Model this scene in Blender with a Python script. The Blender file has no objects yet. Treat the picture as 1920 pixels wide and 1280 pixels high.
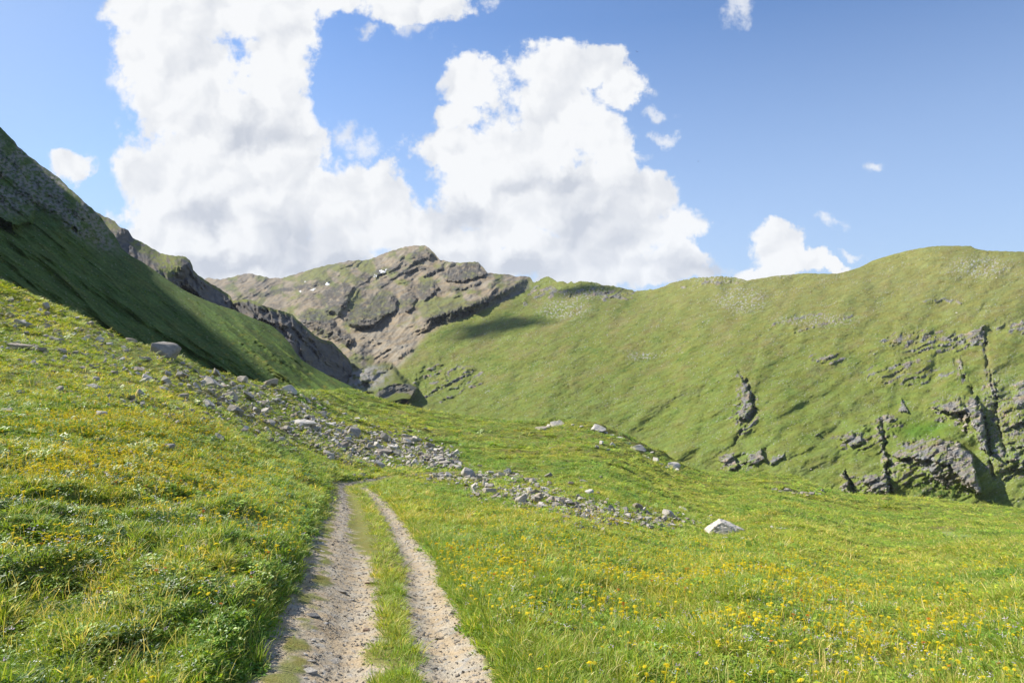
import bpy, bmesh, math, random
import numpy as np
from mathutils import Vector, Euler
D = bpy.data
SC = bpy.context.scene
COL = SC.collection
R = math.radians
random.seed(7)
rng = np.random.default_rng(11)

# ------------------------------------------------------------------ camera, light, sky
CZ = 1.8                      # eye height above the track
F = 1280.0                    # focal length in photo pixels (24 mm on 36 mm)
cam = D.cameras.new('camera'); cam.lens = 24; cam.sensor_width = 36
cam.clip_start = 0.05; cam.clip_end = 20000
camo = D.objects.new('camera', cam); COL.objects.link(camo)
camo.location = (0, 0, CZ); camo.rotation_euler = (R(90), 0, 0)
SC.camera = camo
SUN_AZ, SUN_EL = -66.0, 38.0   # degrees right of the view direction, and above the horizon
SUN = Vector((math.sin(R(SUN_AZ)) * math.cos(R(SUN_EL)), math.cos(R(SUN_AZ)) * math.cos(R(SUN_EL)), math.sin(R(SUN_EL))))
sl = D.lights.new('sun', 'SUN'); sl.energy = 5.0; sl.angle = R(0.5); sl.color = (1.0, 0.95, 0.86)
so = D.objects.new('sun', sl); COL.objects.link(so)
so.rotation_euler = SUN.to_track_quat('Z', 'Y').to_euler(); so.location = (-60, 20, 80)
SC.view_settings.view_transform = 'Standard'; SC.view_settings.look = 'None'
SC.view_settings.exposure = 0.72; SC.view_settings.gamma = 1.0
SC.render.engine = 'CYCLES'
SC.cycles.use_denoising = True
SC.cycles.max_bounces = 5; SC.cycles.diffuse_bounces = 3; SC.cycles.transmission_bounces = 3
SC.cycles.transparent_max_bounces = 6; SC.cycles.glossy_bounces = 2; SC.cycles.volume_bounces = 0
SC.cycles.sample_clamp_indirect = 4.0


class NT:
    """small helper for node trees"""
    def __init__(s, tree): s.t = tree; s.l = tree.links
    def n(s, kind, **kw):
        nd = s.t.nodes.new(kind)
        for k, v in kw.items(): setattr(nd, k, v)
        return nd
    def put(s, sock, v):
        if isinstance(v, bpy.types.NodeSocket): s.l.new(v, sock)
        elif v is not None:
            try: sock.default_value = v
            except Exception: sock.default_value = (v[0], v[1], v[2], 1.0)
    def math(s, op, a, b=None, c=None, clamp=False):
        nd = s.n('ShaderNodeMath', operation=op); nd.use_clamp = clamp
        for i, v in enumerate((a, b, c)):
            if v is not None: s.put(nd.inputs[i], v)
        return nd.outputs[0]
    def vec(s, op, a, b=None, scale=None):
        nd = s.n('ShaderNodeVectorMath', operation=op)
        s.put(nd.inputs[0], a)
        if b is not None: s.put(nd.inputs[1], b)
        if scale is not None: s.put(nd.inputs['Scale'], scale)
        return nd.outputs['Value'] if op in ('LENGTH', 'DISTANCE', 'DOT_PRODUCT') else nd.outputs[0]
    def mix(s, f, a, b, kind='MIX'):
        nd = s.n('ShaderNodeMix', data_type='RGBA', blend_type=kind)
        s.put(nd.inputs[0], f)
        s.put(nd.inputs[6], a if not isinstance(a, tuple) else (*a, 1.0))
        s.put(nd.inputs[7], b if not isinstance(b, tuple) else (*b, 1.0))
        return nd.outputs[2]
    def noise(s, vec, scale, detail=4, rough=0.5, dims='3D', dist=0.0, kind='FBM'):
        nd = s.n('ShaderNodeTexNoise', noise_dimensions=dims)
        try: nd.noise_type = kind
        except Exception: pass
        s.put(nd.inputs['Vector'], vec); s.put(nd.inputs['Scale'], scale)
        s.put(nd.inputs['Detail'], detail); s.put(nd.inputs['Roughness'], rough); s.put(nd.inputs['Distortion'], dist)
        return nd.outputs[0]
    def ramp(s, f, lo, hi, a=0.0, b=1.0, kind='SMOOTHSTEP'):
        nd = s.n('ShaderNodeMapRange', interpolation_type=kind)
        s.put(nd.inputs[0], f); s.put(nd.inputs[1], lo); s.put(nd.inputs[2], hi); s.put(nd.inputs[3], a); s.put(nd.inputs[4], b)
        return nd.outputs[0]


def build_world():
    W = D.worlds.new('World'); SC.world = W; W.use_nodes = True
    W.node_tree.nodes.clear(); t = NT(W.node_tree)
    out = t.n('ShaderNodeOutputWorld'); bg = t.n('ShaderNodeBackground')
    t.l.new(bg.outputs[0], out.inputs[0])
    STR = 0.105
    bg.inputs[1].default_value = STR
    sky = t.n('ShaderNodeTexSky', sky_type='NISHITA'); sky.sun_disc = False
    sky.sun_elevation = R(SUN_EL); sky.sun_rotation = R(SUN_AZ)
    sky.altitude = 2200; sky.air_density = 1.0; sky.dust_density = 0.5; sky.ozone_density = 2.2
    tc = t.n('ShaderNodeTexCoord')
    sep = t.n('ShaderNodeSeparateXYZ'); t.l.new(tc.outputs['Generated'], sep.inputs[0])
    x, y, z = sep.outputs
    ys = t.math('MAXIMUM', y, 0.08)
    # direction -> plane of the northern sky, in hundreds of units
    u = t.math('MULTIPLY', t.math('DIVIDE', x, ys), 12.8)
    v = t.math('MULTIPLY', t.math('DIVIDE', z, ys), 12.8)
    cmb = t.n('ShaderNodeCombineXYZ'); t.put(cmb.inputs[0], u); t.put(cmb.inputs[1], v)
    P = cmb.outputs[0]
    # domain warp so that the puffs get ragged edges
    wn = t.n('ShaderNodeTexNoise', noise_dimensions='2D'); t.put(wn.inputs['Vector'], P)
    wn.inputs['Scale'].default_value = 0.9; wn.inputs['Detail'].default_value = 7; wn.inputs['Roughness'].default_value = 0.62
    wv = t.vec('SCALE', t.vec('SUBTRACT', wn.outputs['Color'], (0.5, 0.5, 0.5)), scale=0.95)
    Pw = t.vec('ADD', P, wv)
    def blobs(lst, src):
        cur = None
        for (bx, by, rx, ry) in lst:
            c = ((bx - 960) / 100, (640 - by) / 100, 0); inv = (100 / rx, 100 / ry, 0)
            d = t.vec('LENGTH', t.vec('MULTIPLY', t.vec('SUBTRACT', src, c), inv))
            cur = d if cur is None else t.math('SMOOTH_MIN', cur, d, 0.35)
        return cur
    body = [(320, 75, 110, 85), (265, 110, 60, 60), (300, 10, 90, 60), (430, 15, 90, 45), (540, 45, 62, 80), (620, -25, 130, 45), (800, 5, 110, 42), (745, 20, 60, 40),
            (340, 170, 95, 90), (515, 130, 62, 90), (530, 215, 66, 70), (430, 235, 110, 70), (400, 290, 150, 80), (300, 330, 85, 85),
            (540, 300, 70, 80), (350, 420, 130, 90), (480, 400, 160, 110), (640, 380, 95, 70), (690, 350, 55, 45), (720, 420, 70, 60),
            (560, 480, 190, 50), (420, 500, 150, 40), (800, 440, 80, 60),
            (885, 150, 62, 50), (1045, 130, 85, 52), (1120, 125, 50, 40), (1165, 165, 55, 36), (865, 215, 45, 36), (1040, 205, 88, 62),
            (860, 285, 88, 48), (975, 290, 130, 62), (1105, 245, 62, 50), (1150, 300, 48, 50), (925, 380, 130, 75),
            (1080, 370, 110, 85), (860, 470, 130, 50), (1000, 470, 190, 60), (1170, 440, 90, 80), (1222, 362, 42, 46), (1262, 425, 52, 45),
            (1280, 480, 50, 40), (1240, 515, 100, 30), (1110, 520, 150, 32),
            (1457, 450, 40, 38), (1485, 492, 72, 26), (1430, 512, 60, 20), (1545, 496, 46, 14), (135, 312, 42, 26)]
    wisp = [(690, 275, 46, 36), (1250, 262, 28, 16), (1240, 217, 40, 14), (1378, 16, 34, 44), (1555, 412, 40, 20), (1640, 315, 26, 14),
            (220, 150, 26, 34), (120, 320, 46, 30), (770, 60, 60, 26), (1200, 295, 40, 16), (690, 70, 26, 20), (1330, 500, 60, 16), (1600, 470, 40, 12), (640, 250, 40, 40)]
    fb = blobs(body, Pw)
    fn = t.noise(P, 2.0, 8, 0.63, '2D')
    fn2 = t.noise(Pw, 1.1, 5, 0.55, '2D')
    dens = t.math('ADD', t.math('SUBTRACT', 1.15, fb), t.math('ADD', t.math('MULTIPLY', t.math('SUBTRACT', fn, 0.5), 1.15), t.math('MULTIPLY', t.math('SUBTRACT', fn2, 0.5), 0.5)))
    hole = blobs([(632, 160, 30, 55), (938, 469, 20, 9), (668, 205, 18, 40)], Pw)
    dens = t.math('SUBTRACT', dens, t.ramp(hole, 0.3, 1.5, 0.55, 0.0))
    alpha = t.ramp(dens, -0.05, 0.34)
    fw = blobs(wisp, Pw)
    wn2 = t.noise(P, 3.2, 8, 0.68, '2D')
    dw = t.math('ADD', t.math('SUBTRACT', 0.95, fw), t.math('MULTIPLY', t.math('SUBTRACT', wn2, 0.5), 1.5))
    aw = t.ramp(dw, 0.0, 0.9, 0.0, 0.75)
    # a thin broken veil over the rest of the dome (behind and beside the view)
    veil = t.noise(tc.outputs['Generated'], 2.6, 7, 0.6)
    back = t.ramp(y, -0.1, 0.25, 1.0, 0.0)
    av = t.math('MULTIPLY', t.ramp(veil, 0.5, 0.72), back)
    a = t.math('MAXIMUM', t.math('MAXIMUM', alpha, aw), av)
    front = t.ramp(z, -0.02, 0.0)
    a = t.math('MULTIPLY', a, front)
    # puffs: billow height, thicker towards the sun side is bright, away from it grey
    Ls = (-0.20, 0.17, 0)
    def vor(vec, sc):
        nd = t.n('ShaderNodeTexVoronoi', feature='F1', voronoi_dimensions='2D'); t.put(nd.inputs['Vector'], vec); nd.inputs['Scale'].default_value = sc
        return t.math('POWER', nd.outputs['Distance'], 1.6)
    def lift(vec):
        return t.math('ADD', t.math('MULTIPLY', vor(vec, 0.75), -0.42), t.math('ADD', t.math('MULTIPLY', vor(vec, 2.1), -0.13), t.math('MULTIPLY', t.noise(vec, 1.3, 7, 0.55, '2D'), 0.34)))
    wv2 = t.vec('SCALE', t.vec('SUBTRACT', wn.outputs['Color'], (0.5, 0.5, 0.5)), scale=0.75); Pl = t.vec('ADD', P, wv2)
    sh = t.math('MULTIPLY', t.math('SUBTRACT', lift(Pl), lift(t.vec('ADD', Pl, (-0.17, 0.16, 0)))), 1.6)
    grey = blobs([(550, 440, 85, 55), (420, 500, 150, 26), (470, 245, 85, 30), (380, 400, 50, 26), (1120, 450, 90, 80), (960, 505, 150, 28), (640, 500, 150, 24), (1040, 345, 70, 26), (1290, 505, 60, 30), (860, 400, 60, 26)], t.vec('ADD', P, t.vec('SCALE', wv, scale=1.1)))
    g = t.ramp(grey, 0.0, 1.8, 0.46, 0.0)
    lum = t.math('SUBTRACT', t.math('ADD', 0.95, sh), g)
    lum = t.math('MINIMUM', t.math('MAXIMUM', lum, 0.45), 1.0)
    cc = t.mix(t.ramp(lum, 0.40, 0.98, kind='LINEAR'), (3.3, 3.52, 4.0), (5.5, 5.56, 5.64))
    skyc = t.mix(1.0, sky.outputs[0], (0.90, 1.0, 1.12), 'MULTIPLY')
    pale = t.math('MAXIMUM', t.ramp(z, 0.42, 0.02, 0.0, 0.85, 'LINEAR'), t.math('MULTIPLY', t.ramp(x, -0.25, -0.75, 0.0, 0.75, 'LINEAR'), front))
    skyc = t.mix(pale, skyc, (2.75, 3.5, 4.75))
    t.put(bg.inputs[0], t.mix(a, skyc, cc))
build_world()

# ------------------------------------------------------------------ helpers
def tag(o, label=None, cat=None, group=None, kind=None):
    if label: o['label'] = label
    if cat: o['category'] = cat
    if group: o['group'] = group
    if kind: o['kind'] = kind
    return o

def _h(ix, iy, seed):
    h = (ix.astype(np.int64) * 374761393 + iy.astype(np.int64) * 668265263 + seed * 974634533) & 0xFFFFFFFF
    h = ((h ^ (h >> 13)) * 1274126177) & 0xFFFFFFFF
    h = ((h ^ (h >> 16)) * 2246822519) & 0xFFFFFFFF
    return h ^ (h >> 15)

def noise2(x, y, seed=0):
    x0 = np.floor(x); y0 = np.floor(y); fx = x - x0; fy = y - y0
    ux = fx * fx * fx * (fx * (fx * 6 - 15) + 10); uy = fy * fy * fy * (fy * (fy * 6 - 15) + 10)
    def g(dx, dy):
        a = (_h(x0 + dx, y0 + dy, seed) & 1023) * (2 * np.pi / 1024)
        return np.cos(a) * (fx - dx) + np.sin(a) * (fy - dy)
    n0 = g(0, 0) * (1 - ux) + g(1, 0) * ux; n1 = g(0, 1) * (1 - ux) + g(1, 1) * ux
    return (n0 * (1 - uy) + n1 * uy) * 1.42

def fbm(x, y, octv=5, seed=0, gain=0.5, lac=2.03):
    x = np.asarray(x, float); y = np.asarray(y, float)
    s = np.zeros(np.broadcast(x, y).shape); a = 1.0; tot = 0
    for k in range(octv):
        s = s + a * noise2(x, y, seed + k * 17); tot += a; a *= gain; x = x * lac + 3.1; y = y * lac + 7.7
    return s / tot

def ridged(x, y, octv=5, seed=0, gain=0.5, lac=2.03):
    x = np.asarray(x, float); y = np.asarray(y, float)
    s = 0; a = 1.0; tot = 0; w = 1.0
    for k in range(octv):
        n = 1 - np.abs(noise2(x, y, seed + k * 17)); n = n * n * w; w = np.clip(n * 1.6, 0, 1)
        s = s + a * n; tot += a; a *= gain; x = x * lac + 1.7; y = y * lac + 4.3
    return s / tot

def sstep(x, a, b):
    t = np.clip((x - a) / (b - a), 0, 1); return t * t * (3 - 2 * t)

def lerp(a, b, t): return a + (b - a) * t

class TPS:
    def __init__(s, pts, vals, smooth=0.0, sx=1.0):
        s.sx = sx
        p = np.array(pts, float) / 500.0; p[:, 0] *= sx; s.p = p; n = len(p)
        d2 = ((p[:, None] - p[None]) ** 2).sum(-1)
        K = np.where(d2 > 0, d2 * np.log(np.maximum(d2, 1e-12)), 0) + smooth * np.eye(n)
        Q = np.c_[np.ones(n), p]
        A = np.block([[K, Q], [Q.T, np.zeros((3, 3))]])
        s.c = np.linalg.solve(A, np.r_[np.array(vals, float), 0, 0, 0])
    def __call__(s, x, y):
        sh = np.shape(x); x = np.ravel(x) / 500.0 * s.sx; y = np.ravel(y) / 500.0
        r = s.c[-3] + s.c[-2] * x + s.c[-1] * y
        for (a, b), c in zip(s.p, s.c[:-3]):
            d2 = (x - a) ** 2 + (y - b) ** 2
            r = r + c * d2 * np.log(np.maximum(d2, 1e-12))
        return r.reshape(sh)

def poly_dist(U, V, poly):
    """signed distance to a polygon (positive inside) and the outward normal of the nearest edge"""
    best = np.full(U.shape, 1e9); nx = np.zeros(U.shape); ny = np.zeros(U.shape); inside = np.zeros(U.shape, bool)
    n = len(poly); area = sum(poly[i][0] * poly[(i + 1) % n][1] - poly[(i + 1) % n][0] * poly[i][1] for i in range(n))
    for i in range(n):
        (ax, ay), (bx, by) = poly[i], poly[(i + 1) % n]
        ex, ey = bx - ax, by - ay; L2 = ex * ex + ey * ey + 1e-9
        tt = np.clip(((U - ax) * ex + (V - ay) * ey) / L2, 0, 1)
        dx = U - (ax + tt * ex); dy = V - (ay + tt * ey); d = np.hypot(dx, dy)
        L = math.sqrt(L2); ox, oy = (ey / L, -ex / L) if area > 0 else (-ey / L, ex / L)
        m = d < best; best = np.where(m, d, best); nx = np.where(m, ox, nx); ny = np.where(m, oy, ny)
        c = ((ay > V) != (by > V)) & (U < (bx - ax) * (V - ay) / (by - ay + 1e-12) + ax)
        inside ^= c
    return np.where(inside, best, -best), nx, ny

def mass(U, V, poly, A, sharp=(0.8, 0.6), wmin=3.0, wmax=40.0, rough=4.0, seed=1):
    """height of a rock body with the outline poly, sharp-edged on the side `sharp`, running out softly on the other"""
    xs = [p[0] for p in poly]; ys = [p[1] for p in poly]; pad = 25
    H = np.zeros(U.shape); M = np.zeros(U.shape)
    box = (U > min(xs) - pad) & (U < max(xs) + pad) & (V > min(ys) - pad) & (V < max(ys) + pad)
    if not box.any(): return H, M
    u, v = U[box], V[box]
    uu = u + rough * fbm(u / 14, v / 14, 4, seed); vv = v + rough * fbm(u / 14 + 9, v / 14 + 5, 4, seed + 3)
    sd, nx, ny = poly_dist(uu, vv, poly)
    L = math.hypot(*sharp); k = 0.5 - 0.5 * (nx * sharp[0] + ny * sharp[1]) / L
    w = wmin + (wmax - wmin) * k ** 1.5
    h = sstep(sd, -1.0, w)
    H[box] = A * h; M[box] = sstep(sd, -2, 5)
    return H, M

def line_dist(U, V, pts):
    """distance to a polyline, the side (positive = right of the direction of travel, y down) and the position along it 0..1"""
    best = np.full(U.shape, 1e9); side = np.zeros(U.shape); al = np.zeros(U.shape)
    Ls = [math.hypot(pts[i + 1][0] - pts[i][0], pts[i + 1][1] - pts[i][1]) for i in range(len(pts) - 1)]; T = sum(Ls); acc = 0
    for i, L in enumerate(Ls):
        (ax, ay), (bx, by) = pts[i], pts[i + 1]; ex, ey = bx - ax, by - ay
        tt = np.clip(((U - ax) * ex + (V - ay) * ey) / (L * L + 1e-9), 0, 1)
        d = np.hypot(U - ax - tt * ex, V - ay - tt * ey); cr = ex * (V - ay) - ey * (U - ax)
        m = d < best; best = np.where(m, d, best); side = np.where(m, np.sign(cr), side); al = np.where(m, (acc + tt * L) / T, al); acc += L
    return best, side, al

def scarp(U, V, pts, A, L=30.0, ws=6.0, rough=3.0, seed=1):
    """cliff line: ground left of the direction of travel stands A metres proud and runs back over L units; face width ws on the right"""
    uu = U + rough * fbm(U / 12, V / 12, 4, seed); vv = V + rough * fbm(U / 12 + 9, V / 12 + 5, 4, seed + 3)
    d, sd, al = line_dist(uu, vv, pts); s = -d * sd
    tp = sstep(al, 0, 0.12) * sstep(1 - al, 0, 0.12)
    H = A * sstep(s, -ws, 0) * np.exp(-np.maximum(s, 0) / L) * tp
    M = sstep(s, -ws - 2, -ws + 1) * sstep(-s, -4, 0) * tp
    return H, M

def grid_mesh(name, X, Y, Z, col=None, mask=None, wrap=None):
    nr, nc = X.shape
    idx = np.arange(nr * nc).reshape(nr, nc)
    q = np.stack([idx[:-1, :-1], idx[:-1, 1:], idx[1:, 1:], idx[1:, :-1]], -1)
    if mask is not None: q = q[mask]
    q = q.reshape(-1, 4)
    used = np.unique(q); rem = np.full(nr * nc, -1); rem[used] = np.arange(len(used)); q = rem[q]
    co = np.stack([X, Y, Z], -1).reshape(-1, 3)[used]
    me = D.meshes.new(name)
    me.vertices.add(len(co)); me.vertices.foreach_set('co', co.astype(np.float32).ravel())
    me.loops.add(q.size); me.loops.foreach_set('vertex_index', q.astype(np.int32).ravel())
    me.polygons.add(len(q)); me.polygons.foreach_set('loop_start', np.arange(0, q.size, 4, dtype=np.int32))
    me.polygons.foreach_set('use_smooth', np.ones(len(q), bool))
    me.update(calc_edges=True)
    if col is not None:
        c = np.ones((len(co), 4), np.float32); c[:, :col.shape[-1]] = col.reshape(-1, col.shape[-1])[used]
        at = me.color_attributes.new('Col', 'FLOAT_COLOR', 'POINT'); at.data.foreach_set('color', c.ravel())
    return me

def link(name, me, mat=None, parent=None):
    o = D.objects.new(name, me); COL.objects.link(o)
    if mat is not None: me.materials.append(mat)
    if parent is not None: o.parent = parent
    return o

def mesh_from(name, verts, faces, col=None, smooth=False):
    me = D.meshes.new(name); me.from_pydata([tuple(v) for v in verts], [], faces); me.update()
    if smooth: me.polygons.foreach_set('use_smooth', np.ones(len(me.polygons), bool))
    if col is not None:
        c = np.ones((len(verts), 4), np.float32); c[:, :3] = col
        at = me.color_attributes.new('Col', 'FLOAT_COLOR', 'POINT'); at.data.foreach_set('color', c.ravel())
    return me

# ------------------------------------------------------------------ materials
def new_mat(name):
    m = D.materials.new(name); m.use_nodes = True; m.node_tree.nodes.clear()
    t = NT(m.node_tree); o = t.n('ShaderNodeOutputMaterial'); return m, t, o

def terrain_mat(name, fine, bump_scale, bump_dist, vary=0.35, sat=0.0):
    """vertex albedo times fine procedural variation, with bump; `fine` in 1/m"""
    m, t, o = new_mat(name)
    at = t.n('ShaderNodeAttribute', attribute_name='Col'); geo = t.n('ShaderNodeNewGeometry')
    p = geo.outputs['Position']
    n1 = t.noise(p, fine, 7, 0.75); n2 = t.noise(p, fine * 0.13, 5, 0.6)
    f = t.math('ADD', t.math('MULTIPLY', t.math('SUBTRACT', n1, 0.5), vary * 2.6), t.math('MULTIPLY', t.math('SUBTRACT', n2, 0.5), vary * 1.2))
    k = t.math('ADD', 1.0, f)
    hue = t.mix(t.ramp(n2, 0.35, 0.65), (1.06, 1.0, 0.9), (0.94, 1.0, 1.08))
    c = t.vec('MULTIPLY', t.vec('SCALE', at.outputs['Color'], scale=k), hue)
    b = t.n('ShaderNodeBsdfPrincipled'); t.put(b.inputs['Base Color'], c); b.inputs['Roughness'].default_value = 0.95
    b.inputs['Specular IOR Level'].default_value = 0.05
    bn = t.n('ShaderNodeBump'); bn.inputs['Strength'].default_value = 0.8; bn.inputs['Distance'].default_value = bump_dist
    t.put(bn.inputs['Height'], t.noise(p, bump_scale, 7, 0.62)); t.put(b.inputs['Normal'], bn.outputs[0])
    t.l.new(b.outputs[0], o.inputs[0]); return m

def leaf_mat(name, rough=0.55, trans=0.35, patch=None, gain=1.0):
    m, t, o = new_mat(name)
    at = t.n('ShaderNodeAttribute', attribute_name='Col'); oi = t.n('ShaderNodeObjectInfo'); geo = t.n('ShaderNodeNewGeometry')
    c = at.outputs['Color']
    if patch:
        n1 = t.noise(oi.outputs['Location'], 0.55, 4, 0.6); n2 = t.noise(oi.outputs['Location'], 0.09, 3, 0.55)
        s = t.math('ADD', t.math('MULTIPLY', n1, 0.6), t.math('MULTIPLY', n2, 0.7))
        tint = t.mix(t.ramp(s, 0.5, 0.82), patch[0], patch[1])
        c = t.vec('MULTIPLY', c, tint)
        c = t.vec('SCALE', c, scale=t.ramp(oi.outputs['Random'], 0, 1, 0.75 * gain, 1.25 * gain, 'LINEAR'))
    b = t.n('ShaderNodeBsdfPrincipled'); t.put(b.inputs['Base Color'], c); b.inputs['Roughness'].default_value = rough
    b.inputs['Specular IOR Level'].default_value = 0.25
    tr = t.n('ShaderNodeBsdfTranslucent'); t.put(tr.inputs[0], t.vec('MULTIPLY', c, (1.25, 1.15, 0.5)))
    mx = t.n('ShaderNodeMixShader'); mx.inputs[0].default_value = trans
    t.l.new(b.outputs[0], mx.inputs[1]); t.l.new(tr.outputs[0], mx.inputs[2]); t.l.new(mx.outputs[0], o.inputs[0]); return m

def rock_mat(name, base, fine=6.0, strata=None, lichen=0.35):
    m, t, o = new_mat(name)
    tc = t.n('ShaderNodeTexCoord'); oi = t.n('ShaderNodeObjectInfo')
    p = t.vec('ADD', tc.outputs['Object'], t.vec('SCALE', (13.0, 7.0, 5.0), scale=oi.outputs['Random']))
    n1 = t.noise(p, fine, 8, 0.68); n2 = t.noise(p, fine * 0.3, 4, 0.6)
    st = t.noise(t.vec('MULTIPLY', p, (1.0, 1.0, 7.0)), fine * 0.5, 5, 0.6)
    k = t.math('ADD', t.math('MULTIPLY', n1, 0.9), t.math('ADD', t.math('MULTIPLY', st, 0.7), 0.2))
    k = t.math('MULTIPLY', k, t.ramp(oi.outputs['Random'], 0, 1, 0.75, 1.2, 'LINEAR'))
    c = t.vec('SCALE', base, scale=k)
    c = t.mix(t.math('MULTIPLY', t.ramp(n2, 0.54, 0.68), lichen), c, (0.16, 0.15, 0.09))
    c = t.mix(t.ramp(n1, 0.6, 0.72, 0, 0.5), c, (0.46, 0.44, 0.41))
    b = t.n('ShaderNodeBsdfPrincipled'); t.put(b.inputs['Base Color'], c); b.inputs['Roughness'].default_value = 0.9
    b.inputs['Specular IOR Level'].default_value = 0.15
    bn = t.n('ShaderNodeBump'); bn.inputs['Strength'].default_value = 0.7; bn.inputs['Distance'].default_value = 0.06
    t.put(bn.inputs['Height'], t.math('ADD', n1, st)); t.put(b.inputs['Normal'], bn.outputs[0])
    t.l.new(b.outputs[0], o.inputs[0]); return m

def plain_mat(name, color, rough=0.7, trans=0.0, var=0.15, scale=30.0):
    m, t, o = new_mat(name)
    oi = t.n('ShaderNodeObjectInfo'); tc = t.n('ShaderNodeTexCoord')
    n = t.noise(tc.outputs['Object'], scale, 3, 0.6)
    k = t.math('ADD', t.ramp(n, 0.3, 0.7, 1 - var, 1 + var), t.ramp(oi.outputs['Random'], 0, 1, -var, var, 'LINEAR'))
    c = t.vec('SCALE', color, scale=k)
    b = t.n('ShaderNodeBsdfPrincipled'); t.put(b.inputs['Base Color'], c); b.inputs['Roughness'].default_value = rough
    if trans:
        tr = t.n('ShaderNodeBsdfTranslucent'); t.put(tr.inputs[0], c); mx = t.n('ShaderNodeMixShader'); mx.inputs[0].default_value = trans
        t.l.new(b.outputs[0], mx.inputs[1]); t.l.new(tr.outputs[0], mx.inputs[2]); t.l.new(mx.outputs[0], o.inputs[0])
    else: t.l.new(b.outputs[0], o.inputs[0])
    return m

C_GRASS = np.array([0.150, 0.172, 0.040]); C_LUSH = np.array([0.100, 0.160, 0.026]); C_DRY = np.array([0.225, 0.195, 0.082])
C_DARKG = np.array([0.065, 0.088, 0.022]); C_ROCK = np.array([0.150, 0.140, 0.128]); C_SCREE = np.array([0.260, 0.222, 0.170])
C_LROCK = np.array([0.300, 0.285, 0.255]); C_BROWN = np.array([0.110, 0.085, 0.040]); C_YEL = np.array([0.46, 0.34, 0.02])

def cmix(c, k, col): return c + (np.asarray(col) - c) * np.clip(k, 0, 1)[..., None]

def pl(tab):
    xs, ys = zip(*tab); return lambda p: np.interp(p, xs, ys)

def loft(px0, px1, step, sky, bot, rows, ctrl, H=None, jag=None, back=(0.02, 0.05, 0.1, 0.2, 0.35), backdrop=0.5):
    """terrain sheet through surveyed points (column, row, distance); sky and bot are its top and bottom edges as seen from the track"""
    px = np.arange(px0, px1 + step, step); top = sky(px); b = bot(px)
    if jag is not None: top = top + jag(px)
    t = np.linspace(0, 1, rows)[:, None]
    U = np.repeat(px[None], rows, 0); V = b[None] + (top - b)[None] * t
    f = TPS([(c[0], c[1]) for c in ctrl], [c[2] ** -0.5 for c in ctrl])
    w = np.maximum(f(U, V), 0.012); Dp = 1 / (w * w)
    col = None
    if H is not None: h, col = H(U, V, Dp); Dp = Dp - h
    X = (U - 960) / F * Dp; Y = Dp; Z = CZ + (640 - V) / F * Dp
    for k in back:                          # the far side of the crest
        Dk = Dp[-1] * (1 + k)
        X = np.vstack([X, ((px - 960) / F * Dk)[None]]); Y = np.vstack([Y, Dk[None]])
        Z = np.vstack([Z, (CZ + (640 - top) / F * Dk - Dp[-1] * k * backdrop)[None]])
        if col is not None: col = np.concatenate([col, col[rows - 1:rows]], 0)
    return U, V, X, Y, Z, col
# ------------------------------------------------------------------ far mountain and right-hand hillside (one survey, two sheets)
SKY_FAR = pl([(330, 535), (390, 521), (415, 524), (432, 520), (465, 512), (485, 516), (505, 521), (530, 521), (560, 512), (600, 500), (630, 494), (660, 488), (690, 488), (712, 478), (735, 470),
              (755, 464), (770, 461), (797, 460), (806, 466), (815, 476), (825, 487), (842, 490), (860, 493), (880, 491), (896, 491), (905, 500), (914, 511), (935, 514), (952, 514), (968, 519),
              (985, 517), (995, 521), (1000, 530), (1012, 526), (1020, 520), (1028, 518), (1038, 524), (1045, 529), (1056, 528), (1064, 532), (1071, 527), (1076, 531), (1090, 527), (1110, 529),
              (1132, 535), (1150, 536), (1190, 546), (1232, 542), (1262, 530), (1300, 521), (1330, 520), (1352, 518), (1380, 521), (1400, 526), (1430, 521), (1455, 517), (1480, 515), (1510, 512), (1540, 513),
              (1570, 513), (1590, 508), (1615, 500), (1635, 489), (1660, 481), (1700, 470), (1740, 463), (1760, 461), (1820, 461), (1828, 466), (1850, 470), (1920, 472), (2100, 455), (2400, 470)])
BOT_FAR = pl([(330, 640), (560, 720), (640, 760), (800, 815), (1000, 850), (1200, 910), (1300, 925), (1500, 960), (1700, 985), (1920, 1000), (2400, 1040)])
CT_FAR = [(330, 535, 2300), (465, 512, 2200), (530, 521, 2000), (600, 500, 1750), (690, 488, 1600), (797, 460, 1450), (900, 491, 1200), (1000, 527, 930), (1100, 530, 800), (1190, 546, 740), (1300, 521, 690),
          (1480, 515, 600), (1615, 500, 570), (1760, 461, 545), (1920, 472, 490), (2100, 455, 480), (2400, 470, 420),
          (430, 560, 1500), (560, 560, 1250), (560, 640, 800), (680, 560, 1050), (800, 540, 1050), (720, 610, 780), (640, 690, 560), (720, 680, 580), (790, 655, 600), (790, 600, 740), (900, 560, 780), (900, 620, 640),
          (330, 640, 900), (560, 720, 560), (640, 760, 430), (800, 815, 370), (800, 760, 430), (1000, 850, 300), (1000, 800, 345), (1000, 700, 450), (1000, 600, 640), (1200, 910, 255), (1200, 850, 292), (1200, 700, 410), (1200, 600, 570),
          (1400, 935, 232), (1400, 850, 262), (1400, 700, 352), (1400, 590, 490), (1600, 970, 205), (1600, 880, 228), (1600, 740, 300), (1600, 600, 420), (1600, 540, 500), (1800, 990, 190), (1800, 880, 214), (1800, 720, 285), (1800, 600, 375), (1800, 530, 450),
          (1920, 1000, 182), (1920, 880, 206), (1920, 720, 270), (2400, 1040, 160), (2400, 800, 220), (2400, 600, 320)]

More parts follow.
